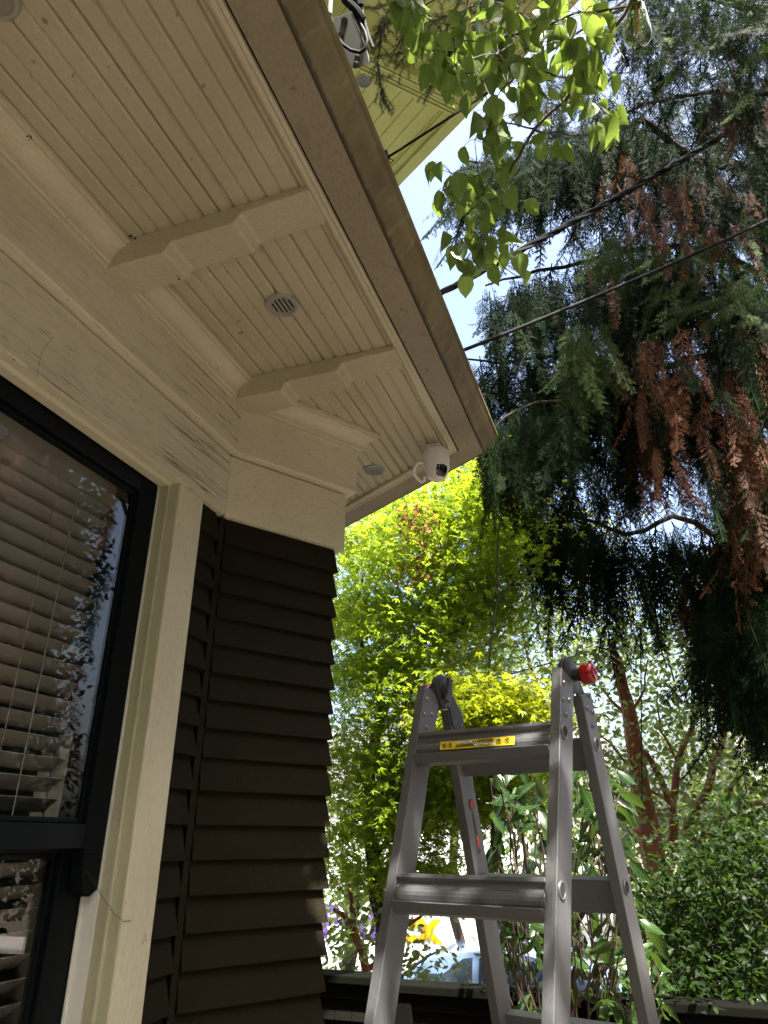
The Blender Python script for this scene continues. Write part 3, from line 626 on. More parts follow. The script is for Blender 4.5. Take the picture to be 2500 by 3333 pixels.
mb = MB(); pl = atz(1412, 1452, 1.3985); mb.box(pl.x - .028, pl.x + .028, pl.y - .022, pl.y + .022, 1.389, 1.3995); mb.tube([(pl.x - .01, pl.y, 1.392), (sc_c.x - .02, sc_c.y + .03, 1.36), (sc_c.x, sc_c.y + .01, sc_c.z + zt - .01)], .014, 10)
mb.build('mount', M['whiteplastic'], seccam, bevel=.003)
Z5 = lambda x, y, d: at(1100 + x * .3617, 1250 + y * .3617, d)
mb = MB(); cab = [Z5(830, 560, DC + .03), Z5(790, 610, DC + .04), Z5(765, 660, DC + .03), Z5(800, 690, DC), Z5(750, 712, DC), Z5(715, 715, DC), Z5(690, 755, DC), Z5(682, 795, DC), Z5(700, 835, DC), Z5(725, 862, DC), Z5(750, 882, DC), Z5(778, 868, DC), Z5(783, 835, DC)]
mb.tube(cab, .0062, 8); mb.build('cable', M['whiteplastic'], seccam, smooth=True)

# ================================================================ LADDER
LC = Vector((-.3077, 1.7329, .4977)); PH = -.2696; er = Vector((math.cos(PH), math.sin(PH), 0)); ef = Vector((er.y, -er.x, 0)); UPZ = Vector((0, 0, 1))
HW, TH, DP = .1646, .0229, .0685; AF, AR = .3136, .2675
ladder = thing('folding_ladder', 'aluminium folding ladder opened as an A frame with red hinge knobs', 'ladder', (LC.x, LC.y, GZ))
def rail_frame(front):
    a = AF if front else -AR
    return ef * math.sin(a) - UPZ * math.cos(a), ef * math.cos(a) + UPZ * math.sin(a)
rails = {}
for front in (True, False):
    ax, nf = rail_frame(front); Lend = (LC.z - GZ) / math.cos(AF if front else AR)
    for sg in (-1, 1):
        mb = MB(); L0 = .175 if front else .20; c = LC + er * sg * (HW + TH / 2)
        web = .0032; o_in = sg * (HW)      # C section: web on the outside towards the hinge, flanges front and back
        mb.obox(c + ax * (L0 + Lend) / 2, er, nf, ax, TH / 2, DP / 2, (Lend - L0) / 2)
        for (l, q) in ((.205, .018), (.232, -.010), (.245, .02), (.272, .004)):
            for so in (-1, 1): mb.lathe(LC + er * (sg * (HW + TH / 2) + so * TH / 2) + ax * l + nf * (q if front else -q), er * so, [(.0062, -.001), (.0062, .001), (.0048, .0032), (.002, .004), (0, .004)], 12)
        for k in range(6):
            so = sg; mb.lathe(LC + er * (sg * (HW + TH / 2) + so * TH / 2) + ax * (.314 + .305 * k) + nf * (.012 if front else -.0), er * so, [(.0165, -.001), (.0165, .002), (.0145, .0032), (.0115, .002), (.0115, -.0005)], 20)
        r_ = mb.build('rail', M['alu'], ladder, bevel=.0022); rails[(front, sg)] = r_
        for k in range(6):
            mb = MB(); mb.lathe(LC + er * (sg * (HW + TH)) + ax * (.314 + .305 * k) + nf * (.012 if front else 0), er * sg, [(.0113, -.0005), (.0113, .0016), (.009, .0018), (.0001, .0018)], 20)
            mb.build('rung_socket', M['dark'], r_)
rungs = {}
RP = [(.014, .034), (.014, .026), (.006, .022), (.006, .012), (.010, .008), (.0125, .001), (.0125, -.006), (.010, -.013), (.006, -.017), (.020, -.019), (.022, -.021), (.006, -.036), (-.014, -.036), (-.014, .034)]
for front in (True, False):
    ax, nf = rail_frame(front); f_ = 1 if front else -1
    for k in range(6):
        L = .297 + .036 + .305 * k; c = LC + ax * L + nf * (.022 if front else -.010)
        mb = MB(); poly = [c + nf * (o * f_) - ax * h - er * (HW + .0) for o, h in RP]; mb.prism(poly, er * 2 * HW)
        rungs[(front, k)] = (mb.build('rung', M['alu'], ladder, bevel=.0012), c, ax, nf)
# warning label on the top front rung (printed upside down to this side)
rg, c, ax, nf = rungs[(True, 0)]
e1, e2 = -er, ax                                    # text reads from the other side up
lc = c + nf * .0133 - ax * (-.0025)
mb = MB(); x0, x1 = -HW + .066, -HW + .250; mid = lc + er * ((x0 + x1) / 2); wd = (x1 - x0) / 2
mb.mi = 0; mb.obox(mid, er, ax, nf, wd, .0095, .0006)
mb.mi = 1
def bar(u0, u1, v0, v1): mb.obox(mid + er * ((u0 + u1) / 2 * wd) + ax * ((v0 + v1) / 2 * .0085) + nf * .0009, er, ax, nf, (u1 - u0) / 2 * wd, (v1 - v0) / 2 * .0085, .0003)
bar(-.48, -.06, -.92, -.20); bar(.02, .45, .05, .80)
for k in range(4): bar(-.56, -.06, .02 + .2 * k, .10 + .2 * k)
for k in range(4): bar(.02, .45, -.90 + .2 * k, -.83 + .2 * k)
bar(-.035, -.015, -.85, .85)
for u in (-.88, -.72, .60, .82):
    ctr = mid + er * u * wd + nf * .0009; ringp = [ctr + er * .0055 * math.cos(t) + ax * .0055 * math.sin(t) for t in [2 * math.pi * i / 16 for i in range(17)]]
    mb.tube(ringp, .0006, 4, False); mb.tube([ctr - er * .004 - ax * .004, ctr + er * .004 + ax * .004], .0006, 4)
    mb.tube([ctr + ax * .003, ctr - ax * .002, ctr - ax * .004 + er * .002], .0009, 4); mb.tube([ctr - er * .0025, ctr + er * .0025 - ax * .001], .0007, 4)
mb.mi = 2
text_into(mb, 'CAUTION', mid - er * .27 * wd - ax * .56 * .0085 + nf * .0014, e1, e2, .0078, .0002, 1.25)
text_into(mb, 'PRECAUCION', mid + er * .235 * wd + ax * .42 * .0085 + nf * .0014, e1, e2, .0070, .0002, 1.2)
mb.build('warning_label', [M['yellow'], M['ink'], M['labelwhite']], rg)
# sticker strip on the inner face of the left rear rail
ax, nf = rail_frame(False); mb = MB(); base = LC - er * (HW - .0009)
def srect(l, q, dl, dq, mi): mb.mi = mi; mb.obox(base + ax * l + nf * q, ax, nf, er, dl / 2, dq / 2, .0003)
srect(.437, -.004, .024, .018, 0)
for i in range(6):
    for j in range(4): mb.mi = 1; mb.obox(base + ax * (.4285 + .0034 * i) + nf * (-.010 + .004 * j) + er * .0004, ax, nf, er, .0011, .0014, .0002)
for i in range(20): srect(.456 + .0028 * i, -.004 + RNG.uniform(-.002, .002), .0012, RNG.uniform(.006, .012), 0)
mb.mi = 1; mb.prism([base + ax * l + nf * q for l, q in ((.514, -.008), (.514, 0), (.528, 0), (.528, .004), (.540, -.004), (.528, -.012), (.528, -.008))], er * .0005)
for i in range(3): srect(.545 + .0028 * i, -.004, .0009, .010, 0)
mb.build('sticker', [M['ink'], M['redink']], rails[(False, -1)])
# hinges with lock knobs
for sg in (-1, 1):
    axf, nff = rail_frame(True); axr, nfr = rail_frame(False)
    hub = LC + UPZ * -.158 + er * sg * (HW + .0055)
    mb = MB()
    for off, rad in ((-.007, .040), (.0, .043), (.007, .040)):
        mb.lathe(hub + er * (off - .003), er, [(rad - .002, 0), (rad, .001), (rad, .005), (rad - .002, .006)], 40)
    for axx, nn, off in ((axf, nff, -.004), (axr, nfr, .004)):
        h0 = hub + er * off; w_ = .030; e_ = LC + axx * .25 + er * (sg * (HW + .0055) + off)
        mb.prism([h0 + nn * w_, h0 - nn * w_, e_ - nn * .032 + axx * -.02, e_ - nn * .032 + axx * .03, e_ + nn * .03 - axx * .01, e_ + nn * .03 - axx * .05], er * .005)
    mb.lathe(hub - er * sg * .012, -er * sg, [(.020, 0), (.020, .004), (.012, .005), (.012, .010), (0, .010)], 24)
    mb.obox(hub - er * sg * .020 + UPZ * .002, er, (ef * .3 - UPZ * .95).normalized(), (ef * .95 + UPZ * .3).normalized(), .004, .030, .008)
    mb.lathe(hub + er * sg * .008, er * sg, [(.012, 0), (.012, .022), (0, .022)], 16)
    for i in range(4): mb.lathe(hub + er * sg * (.012 + .004 * i), er * sg, [(.0125, 0), (.015, .001), (.015, .002), (.0125, .003)], 20)
    for a_ in (40, 150, 265): mb.lathe(hub - er * sg * .0085 + (ef * math.cos(R(a_)) + UPZ * math.sin(R(a_))) * .030, -er * sg, [(.004, 0), (.004, .002), (0, .0035)], 10)
    hg = mb.build('hinge', M['hinge'], ladder, smooth=True)
    mb = MB(); mb.lathe(hub + er * sg * .030, er * sg, [(.019, 0), (.0225, .003), (.0235, .007), (.0235, .022), (.0225, .028), (.019, .031), (.011, .0315), (.010, .029), (0, .029)], 36)
    kn = mb.build('knob', M['red'], hg, smooth=True)
# ================================================================ FENCES, VAN, CAR, FAR HOUSES
def fence(name, label, x0, x1, y, zt, post_at):
    t = thing(name, label, 'fence', ((x0 + x1) / 2, y, GZ))
    mb = MB(); z = zt - .05; row = 0
    while z > GZ - .3:
        x = x0 - (row % 2) * .06
        while x < x1:
            w_ = RNG.uniform(.08, .16); j = RNG.uniform(0, .006)
            mb.add([(x, y, z), (x, y + .02, z), (min(x + w_ - .004, x1), y + .02, z), (min(x + w_ - .004, x1), y, z), (x, y - .016 - j, z - .155), (x, y + .02, z - .155), (min(x + w_ - .004, x1), y + .02, z - .155), (min(x + w_ - .004, x1), y - .016 - j, z - .155)],
                   [(0, 3, 2, 1), (4, 5, 6, 7), (0, 4, 7, 3), (1, 2, 6, 5), (0, 1, 5, 4), (3, 7, 6, 2)]); x += w_
        z -= .15; row += 1
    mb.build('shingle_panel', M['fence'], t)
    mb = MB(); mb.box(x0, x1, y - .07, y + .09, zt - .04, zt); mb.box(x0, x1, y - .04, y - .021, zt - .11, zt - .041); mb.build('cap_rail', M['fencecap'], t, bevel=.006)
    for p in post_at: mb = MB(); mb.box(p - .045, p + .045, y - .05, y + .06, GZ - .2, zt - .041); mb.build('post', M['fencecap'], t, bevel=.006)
fl = atz(1310, 3183, -.66)
fence('shingle_fence', 'dark shingled garden fence with mossy cap beside the house wall', -3.4, fl.x - .02, 4.13, -.655, [fl.x - .1])
fence('shingle_fence', 'dark shingled garden fence with peeling end post behind the ladder', fl.x, 4.2, 4.02, -.66, [fl.x + .05, 2.2])

vx1 = aty(1475, 3000, 13.0); VB = -2.6
van = thing('delivery_van', 'white delivery van with purple and orange lettering parked beyond the fence', 'van', (vx1.x - 1.6, 14.1, VB))
vx0, ve = vx1.x - 4.2, vx1.x + 1.6
mb = MB(); mb.prism([(vx0, 13, VB + .55), (ve, 13, VB + .55), (ve + 1.0, 13, VB + .55), (ve + 1.15, 13, VB + 1.5), (ve + .75, 13, VB + 2.35), (ve, 13, VB + 2.9), (vx0, 13, VB + 2.9)], (0, 2.1, 0)); mb.build('body', M['van'], van, bevel=.06)
mb = MB(); mb.prism([(ve + .15, 12.985, VB + 1.55), (ve + .95, 12.985, VB + 1.55), (ve + .62, 12.985, VB + 2.3), (ve + .15, 12.985, VB + 2.3)], (0, .02, 0)); mb.build('side_window', M['carglass'], van)
for x in (vx0 + .9, ve + .1):
    mb = MB(); mb.lathe((x, 13.02, VB + .38), (0, -1, 0), [(.38, -.24), (.38, 0), (.33, .02), (0, .02)], 28); wl = mb.build('wheel', M['rubber'], van, smooth=True)
    mb = MB(); mb.lathe((x, 12.995, VB + .38), (0, -1, 0), [(.2, 0), (.2, .012), (.12, .004), (0, .004)], 20); mb.build('rim', M['galv'], wl)
xr = aty(1440, 3030, 12.985); xl = aty(1375, 3030, 12.985); h_ = aty(1437, 2992, 12.985).z - aty(1437, 3073, 12.985).z
mb = MB(); b_ = aty(1437, 3073, 12.985).z
sz = h_ / .52                                       # x height of the built-in face is about half its size
def letters(s_, right, mi):
    mb.mi = mi; k0 = len(mb.v); text_into(mb, s_, (0, 0, 0), (1, 0, 0), (0, 0, 1), sz, sz * .035, 1.08, 'LEFT')
    xs = [v.x for v in mb.v[k0:]]; zs_ = [v.z for v in mb.v[k0:]]; dx = right - max(xs); dz = b_ - min(zs_)
    for v in mb.v[k0:]: v.x += dx; v.z += dz; v.y = 12.992
    return min(xs) + dx
left = letters('Ex', xr.x, 0); mb.build('lettering', M['orange'], van)
mb = MB(); letters('Fed', min(left - .02, aty(1226, 3020, 12.99).x), 0); mb.build('lettering', M['purple'], van)

cc = atz(1470, 3096, -1.14); CB = -2.6; CYY = cc.y
car = thing('parked_car', 'pale car with blue sky in its windows parked behind the fence', 'car', (cc.x + .3, CYY + .85, CB))
ox = cc.x + .25
prof = [(-2.1, .35), (-2.15, .62), (-2.0, .86), (-1.25, .93), (-.55, 1.38), (-.1, 1.46), (.6, 1.45), (1.15, 1.30), (1.7, .98), (2.15, .92), (2.25, .60), (2.2, .35)]
mb = MB(); n = len(prof)
secs = []
for yy, ins, top_ in ((0, .10, .0), (.06, .02, .0), (.25, 0, 1), (1.45, 0, 1), (1.64, .02, 0), (1.70, .10, 0)):
    secs.append([(ox + x * (1 - ins * .1), CYY + yy + (.16 if (z_ > 1.0 and yy < .2) else (-.16 if z_ > 1.0 and yy > 1.5 else 0)), CB + z_) for x, z_ in prof])
vs = [p for s_ in secs for p in s_]
mb.add(vs, [(i * n + j, i * n + (j + 1) % n, (i + 1) * n + (j + 1) % n, (i + 1) * n + j) for i in range(5) for j in range(n)] + [tuple(range(n)), tuple(range(5 * n, 6 * n))[::-1]])
mb.build('body', M['carpaint'], car, smooth=True, bevel=.02)
def side(x): return CYY + .13
mb = MB(); mb.prism([(ox - 1.0, CYY - .03, CB + .96), (ox - .05, CYY - .03, CB + .96), (ox - .05, CYY + .14, CB + 1.39), (ox - .50, CYY + .14, CB + 1.33)], (0, .03, 0)); mb.prism([(ox + .03, CYY - .03, CB + .96), (ox + 1.25, CYY - .03, CB + .98), (ox + .95, CYY + .14, CB + 1.30), (ox + .55, CYY + .14, CB + 1.39), (ox + .03, CYY + .14, CB + 1.39)], (0, .03, 0)); mb.build('side_window', M['carglass'], car)
mb = MB(); mb.prism([(ox - 1.22, CYY + .14, CB + .955), (ox - 1.22, CYY + 1.56, CB + .955), (ox - .56, CYY + 1.45, CB + 1.395), (ox - .56, CYY + .26, CB + 1.395)], (-.01, 0, .012)); mb.build('windscreen', M['carglass'], car)
for x in (-1.35, 1.35):
    mb = MB(); mb.lathe((ox + x, CYY + .0, CB + .32), (0, -1, 0), [(.32, -.2), (.32, 0), (.28, .02), (0, .02)], 28); wl = mb.build('wheel', M['rubber'], car, smooth=True)
    mb = MB(); mb.lathe((ox + x, CYY - .02, CB + .32), (0, -1, 0), [(.2, 0), (.2, .01), (0, .004)], 20); mb.build('rim', M['galv'], wl)
def far_house(label, x0, x1, y, zt, mat, wins):
    t = thing('far_house', label, 'house', ((x0 + x1) / 2, y + 3, -2.5)); mb = MB()
    mb.box(x0, x1, y, y + 7, -2.6, zt); z_ = -2.5
    while z_ < zt - .1: mb.add([(x0, y - .03, z_), (x1, y - .03, z_), (x1, y - .002, z_ + .2), (x0, y - .002, z_ + .2)], [(0, 1, 2, 3)]); z_ += .2
    mb.build('wall', mat, t)
    mb = MB(); mb.prism([(x0 - .4, y - .5, zt + .01), (x0 - .4, y + 3.5, zt + 2.6), (x0 - .4, y + 7.5, zt + .01)], (x1 - x0 + .8, 0, 0)); mb.build('roof', M['roof2'], t)
    for wx, wz in wins:
        mb = MB(); mb.box(wx - .55, wx + .55, y - .06, y - .035, wz - .7, wz + .7); f = mb.build('window', M['vinyl'], t); mb = MB(); mb.box(wx - .46, wx + .46, y - .068, y - .061, wz - .6, wz + .6); mb.build('pane', M['carglass'], f)
far_house('grey blue clapboard house across the street, seen between shrub leaves', 2.5, 11, 19.5, 1.2, M['siding'], [(4.5, -.6), (8.5, -.6)])
far_house('pale stucco house across the street behind the white van', -13, -1.5, 20.5, .9, M['cream2'], [(-11, -.8), (-4, -.8)])

# ================================================================ CABLES, BULB, SERVICE BRACKET
def sag(p, q, s, n=24): return [p.lerp(q, i / n) + Vector((0, 0, -4 * s * (i / n) * (1 - i / n))) for i in range(n + 1)]
clip = at(1262, 512, 2.35)
strg = thing('string_light_cable', 'black string light cable clipped to the gutter edge near the bulb', 'cable', tuple(clip))
mb = MB(); far = at(2230, -135, 2.5); pts = sag(clip, far, .012); mb.tube(pts, .0042, 8); mb.build('cord', M['black'], strg, smooth=True)
mb = MB(); mb.obox(clip + Vector((-.006, 0, .0)), (1, 0, 0), (0, 1, 0), (0, 0, 1), .008, .014, .02); mb.tube([clip + Vector((0, 0, 0)), clip + Vector((.02, 0, -.022)), clip + Vector((.006, .0, -.035)), clip + Vector((-.012, 0, -.025))], .002, 6); mb.build('clip', M['black'], strg)
bt = at(2070, -8, 2.15); k_ = min(pts, key=lambda p: abs(project_np(np.array([p]))[0][0] - 2085))
bulb = thing('string_light_bulb', 'clear teardrop filament bulb hanging from the string light cable', 'light bulb', tuple(bt))
mb = MB(); sz_ = 2.15 / FPX
axb = (at(2078, 155, 2.15) - bt).normalized(); L_ = 163 * sz_
mb.lathe(bt, axb, [(.020 * 1, .018), (26 * sz_, 30 * sz_), (34 * sz_, 65 * sz_), (42 * sz_, 105 * sz_), (44 * sz_, 125 * sz_), (41 * sz_, 143 * sz_), (28 * sz_, 157 * sz_), (10 * sz_, 163 * sz_), (0, 163.5 * sz_)], 32)
mb.build('glass', M['bulbglass'], bulb, smooth=True)
mb = MB(); mb.lathe(bt - axb * .05, axb, [(.010, 0), (.019, .01), (.021, .045), (.0235, .055), (.0235, .072), (.020, .075)], 24); mb.tube([bt - axb * .045, bt - axb * .075, k_], .004, 8); mb.build('socket', M['black'], bulb, smooth=True)
mb = MB()
for i in range(8): a_ = 2 * math.pi * i / 8; e_ = axb.orthogonal().normalized(); f_ = axb.cross(e_); o_ = (e_ * math.cos(a_) + f_ * math.sin(a_)); mb.tube([bt + axb * .03 + o_ * .003, bt + axb * (.045) + o_ * .006, bt + axb * .105 + o_ * .009], .0007, 5)
mb.tube([bt + axb * .02, bt + axb * .04], .004, 8); mb.build('filament', plain('amber_filament', (.75, .33, .06), .5), bulb)
def cable(label, p, q, r, s=.0, twist=0):
    if twist:
        t = thing('overhead_cable', label, 'cable', tuple(p)); base = sag(p, q, s, 90); d = (q - p).normalized(); e = d.orthogonal().normalized(); f = d.cross(e)
        for k in range(twist):
            mb = MB(); mb.tube([b + (e * math.cos(i * .55 + k * 2 * math.pi / twist) + f * math.sin(i * .55 + k * 2 * math.pi / twist)) * r * 1.05 for i, b in enumerate(base)], r, 6); mb.build('strand', M['cablegrey'] if k == 0 else M['black'], t, smooth=True)
    else:
        mb = MB(); mb.tube(sag(p, q, s, 40), r, 8); o = mb.build('overhead_cable', M['black'], None, smooth=True, loc=tuple(p)); tag(o, label, 'cable')
cable('twisted three strand service cable crossing in front of the cedar', at(1395, 975, 4.2), at(2720, 215, 5.4), .0105, .05, 3)
cable('single thick black cable crossing just below the twisted service cable', at(1470, 1155, 4.0), at(2760, 590, 5.0), .0105, .04)
cable('thin slack cable passing behind the ladder top among far leaves', at(1490, 2240, 9.0), at(2300, 1990, 11.0), .012, .05)
cable('thin cable hanging straight down in front of the red barked tree', at(2085, 2050, 5.5), at(2090, 2640, 5.7), .0045, .0)
DB = 2.9; pxm = DB / FPX; Q = lambda x, y, d=DB: at(1000 + x * .3617, y * .3617, d)
brk = thing('service_bracket', 'weathered steel service bracket with bolts and cable loop above the gutter', 'bracket', tuple(Q(400, 600)))
mb = MB(); mb.prism([Q(225, 165), Q(400, 105), Q(530, 440), Q(560, 575), Q(430, 620), Q(385, 600), Q(300, 390)], ray(1150, 100) * .03); mb.prism([Q(400, 105, DB - .001), Q(425, 120, DB + .05), Q(555, 430, DB + .05), Q(560, 575, DB + .02), Q(530, 440, DB - .001)], ray(1150, 100) * .004)
for (x, y) in ((450, 515), (440, 578)): mb.lathe(Q(x, y, DB - .002), -ray(1150, 150).normalized(), [(.011, -.002), (.011, .003), (.007, .006), (0, .007)], 12)
mb.build('plate', M['galv'], brk, bevel=.003)
for (x, y) in ((335, 190), (300, 325)):
    mb = MB(); nd = -ray(1120, 70).normalized(); mb.lathe(Q(x, y, DB - .002), nd, [(.016, -.001), (.016, .003), (.010, .004), (.010, .012), (.006, .013), (.006, .028), (0, .028)], 6); mb.build('bolt', M['galv'], brk)
mb = MB(); mb.tube([Q(270, 330, DB - .02), Q(320, 400, DB - .03), Q(390, 450, DB - .03), Q(470, 472, DB - .03), Q(520, 440, DB - .03), Q(540, 370, DB - .02), Q(520, 290, DB), Q(480, 220, DB + .02), Q(430, 100, DB + .04), Q(380, -60, DB + .05)], .0075, 8); mb.build('cable_loop', M['black'], brk, smooth=True)
mb = MB(); mb.tube([Q(470, -80, DB + .06), Q(500, 150, DB + .05), Q(555, 340, DB + .04), Q(590, 430, DB + .04)], .008, 8); mb.tube([Q(205, -60, DB), Q(200, 130, DB), Q(235, 260, DB - .005), Q(290, 370, DB - .01)], .008, 8); mb.tube([Q(350, -60, DB + .08), Q(420, 60, DB + .07), Q(500, 240, DB + .06)], .012, 8); mb.build('conduit', M['galv'], brk, smooth=True)
mb = MB(); mb.tube([Q(210, -30, DB - .005), Q(203, 120, DB - .006)], .010, 8); mb.build('white_sleeve', M['whiteplastic'], brk, smooth=True)
mb = MB(); mb.tube([Q(330, -60, DB + .02), Q(345, 0, DB + .02), Q(440, 90, DB + .02), Q(500, 180, DB + .03)], .018, 8); mb.tube([Q(440, -40, DB + .05), Q(470, 60, DB + .05)], .02, 8); mb.build('wire_splice', M['black'], brk, smooth=True)

# ================================================================ VEGETATION
# --- dogwood: trunk to the right of the camera, limbs overhead, one spray of leaves hanging into the view
DD = 2.1
dog = thing('dogwood_tree', 'dogwood with broad bright green leaves hanging on thin twigs beside the gutter', 'tree', (1.9, .2, GZ))
mb = MB(); limb(mb, [(1.9, .2, GZ), (1.85, .25, .2), (1.6, .4, 1.5), (1.2, .55, 2.6)], .075, .04, 9)
limb(mb, [(1.6, .4, 1.5), (1.3, -.1, 2.7), (.7, -.2, 3.3)], .035, .012); limb(mb, [(1.2, .55, 2.6), (.6, .6, 3.2), (0, .6, 3.3)], .03, .008); limb(mb, [(1.2, .55, 2.6), at(2180, -200, DD + .15)], .03, .012)
mb.build('trunk', M['bark'], dog, smooth=True)
BR = [([(2180, -200), (2100, -60), (1990, 100), (1885, 260), (1740, 420), (1690, 510), (1640, 585), (1592, 640), (1597, 725), (1597, 812)], .0075, .0016),
      ([(2040, 20), (1880, 40), (1750, 90), (1600, 140), (1480, 130), (1390, 110)], .004, .0012), ([(2100, -60), (1800, -90), (1480, -40), (1330, 30)], .005, .0014),
      ([(1885, 260), (1780, 235), (1660, 225), (1560, 180)], .0035, .0012), ([(1740, 420), (1650, 400), (1580, 360)], .003, .0012), ([(1740, 425), (1850, 440), (1990, 430)], .0035, .0014),
      ([(1990, 100), (1960, 220), (1930, 330)], .003, .0012), ([(1592, 640), (1560, 640), (1500, 650), (1440, 620)], .0022, .0012), ([(1595, 660), (1640, 670), (1680, 640)], .002, .0011), ([(1597, 812), (1540, 850), (1480, 840)], .002, .001), ([(1597, 812), (1640, 870), (1690, 900), (1720, 905)], .002, .001), ([(1592, 640), (1560, 600), (1555, 560)], .002, .001),
      ([(1500, -20), (1455, 80), (1470, 150)], .0028, .0012), ([(1520, -30), (1500, 110), (1480, 180)], .0035, .0014)]
mb = MB(); netpts = []
for pts, r0, r1 in BR:
    P_ = pxs(pts, DD, DD); P_ = [p * (1 + .03 * math.sin(3 * i + len(pts))) for i, p in enumerate(P_)] if pts[0] != (2180, -200) else P_
    limb(mb, P_, r0, r1, 6, 3)
    for a, b in zip(P_[:-1], P_[1:]): netpts += [a.lerp(b, i / 8) for i in range(9)]
CL = [(1310, 40, 50, 45, 6), (1400, 90, 70, 50, 12), (1390, 170, 45, 45, 6), (1450, 190, 60, 50, 11), (1480, 240, 55, 45, 8), (1600, 90, 80, 60, 13), (1700, 70, 90, 60, 15), (1800, 50, 90, 60, 15), (1900, 70, 80, 70, 13), (1980, 130, 50, 80, 8), (1620, 200, 80, 60, 12), (1720, 180, 90, 60, 13), (1830, 160, 80, 70, 12), (1940, 210, 60, 60, 8), (1560, 270, 55, 60, 9), (1650, 300, 80, 60, 12), (1760, 280, 80, 60, 10), (1880, 300, 60, 60, 6), (1950, 375, 50, 35, 5), (1590, 390, 70, 45, 8), (1690, 400, 60, 50, 7), (1545, 480, 50, 35, 5), (1650, 470, 50, 40, 5), (1800, 480, 40, 25, 3), (1940, 460, 45, 25, 4), (1470, 590, 60, 30, 7), (1455, 640, 40, 40, 5), (1520, 630, 50, 40, 6), (1590, 660, 50, 40, 5), (1655, 600, 30, 50, 5), (1660, 700, 35, 25, 4), (1530, 710, 60, 35, 6), (1490, 820, 40, 40, 5), (1570, 830, 55, 50, 8), (1640, 810, 40, 35, 5), (1690, 880, 40, 30, 4), (1560, 900, 40, 20, 3)]
pos, dr, nn_ = [], [], []
NP = np.array(netpts)
for cx_, cy_, rx, ry, n in CL:
    c3 = at(cx_, cy_ - 25, DD + RNG.uniform(-.12, .12)); near = netpts[int(np.argmin(((NP - np.array(c3)) ** 2).sum(1)))]
    mb.tube([near, near.lerp(c3, .5) + Vector((0, 0, .012)), c3], [.0016, .0013, .001], 5)
    for i in range(max(4, n)):
        x, y = cx_ + RNG.uniform(-rx, rx) * 1.35, cy_ + RNG.uniform(-ry, ry) * 1.3 - 32; p = at(x, y, DD + RNG.normal(0, .09)); pet = c3.lerp(p, .45) + Vector((0, 0, .01))
        mb.tube([c3, pet, p], [.001, .0009, .0008], 4); pos.append(p)
        out = (p - c3); out = out.normalized() if out.length > 1e-5 else Vector((1, 0, 0))
        d = out * RNG.uniform(.1, .8) + Vector((0, 0, -RNG.uniform(.5, 1.1))) + Vector((0, .35, 0))
        if RNG.random() < .2: d = out + Vector(RNG.normal(0, .4, 3))
        dr.append(d); nn_.append(Vector(RNG.normal(0, .58, 3)) - p.normalized() * .9)
mb.build('twigs', M['twig'], dog, smooth=True)
pos, dr, nn_ = np.array(pos), np.array(dr), np.array(nn_); u, v, d = project_np(pos); kp = ~((u > 1985) & (v < 200)); pos, dr, nn_ = pos[kp], dr[kp], nn_[kp]; fr = frames(dr, nn_); k = RNG.integers(0, 4, len(pos)); s = RNG.uniform(.055, .084, len(pos)); t = RNG.uniform(0, 1, len(pos))
items = [(DOG[i][0], DOG[i][1], fr[k == i], pos[k == i], s[k == i], t[k == i]) for i in range(4)]
# the rest of the crown, overhead and to the right
cen = RNG.uniform((-.5, -2.2, 2.6), (2.4, 1.3, 3.8), (330, 3)); P_ = clump(cen, 20, .17, .12); u, v, d = project_np(P_)
P_ = P_[~((u > -250) & (u < 2750) & (v > -330) & (d > .1))]
sv = np.array(SUNV); g_ = P_ - sv * ((P_[:, 2:3] - 2.05) / sv[2]); u, v, d = project_np(g_)      # thinner where the crown lets sun onto the hanging spray
P_ = P_[~((u > 1250) & (u < 2150) & (v > -150) & (v < 1000) & (d > .1) & (RNG.random(len(P_)) < .93))]
g_ = np.stack([RNG.uniform(-1.25, -.8, 170), RNG.uniform(1.7, 2.25, 170), RNG.uniform(-.75, .75, 170)], -1); zt_ = RNG.uniform(2.65, 3.6, 170)      # boughs added out of view to shade the bay
c_ = clump(g_ + sv * ((zt_ - g_[:, 2]) / sv[2])[:, None], 18, .12, .10); gg = c_ - sv * ((c_[:, 2:3] - 2.05) / sv[2]); u, v, d = project_np(gg); c_ = c_[~((u > 1250) & (u < 2150) & (v > -150) & (v < 1000) & (d > .1) & (RNG.random(len(c_)) < .85))]; u, v, d = project_np(c_); P_ = np.concatenate([P_, c_[~((u > -250) & (u < 2750) & (v > -330) & (d > .1))]])
items += leaves(DOG, P_, .095, down=.45, up=.9)
foliage('crown', items, M['dogleaf'], dog)

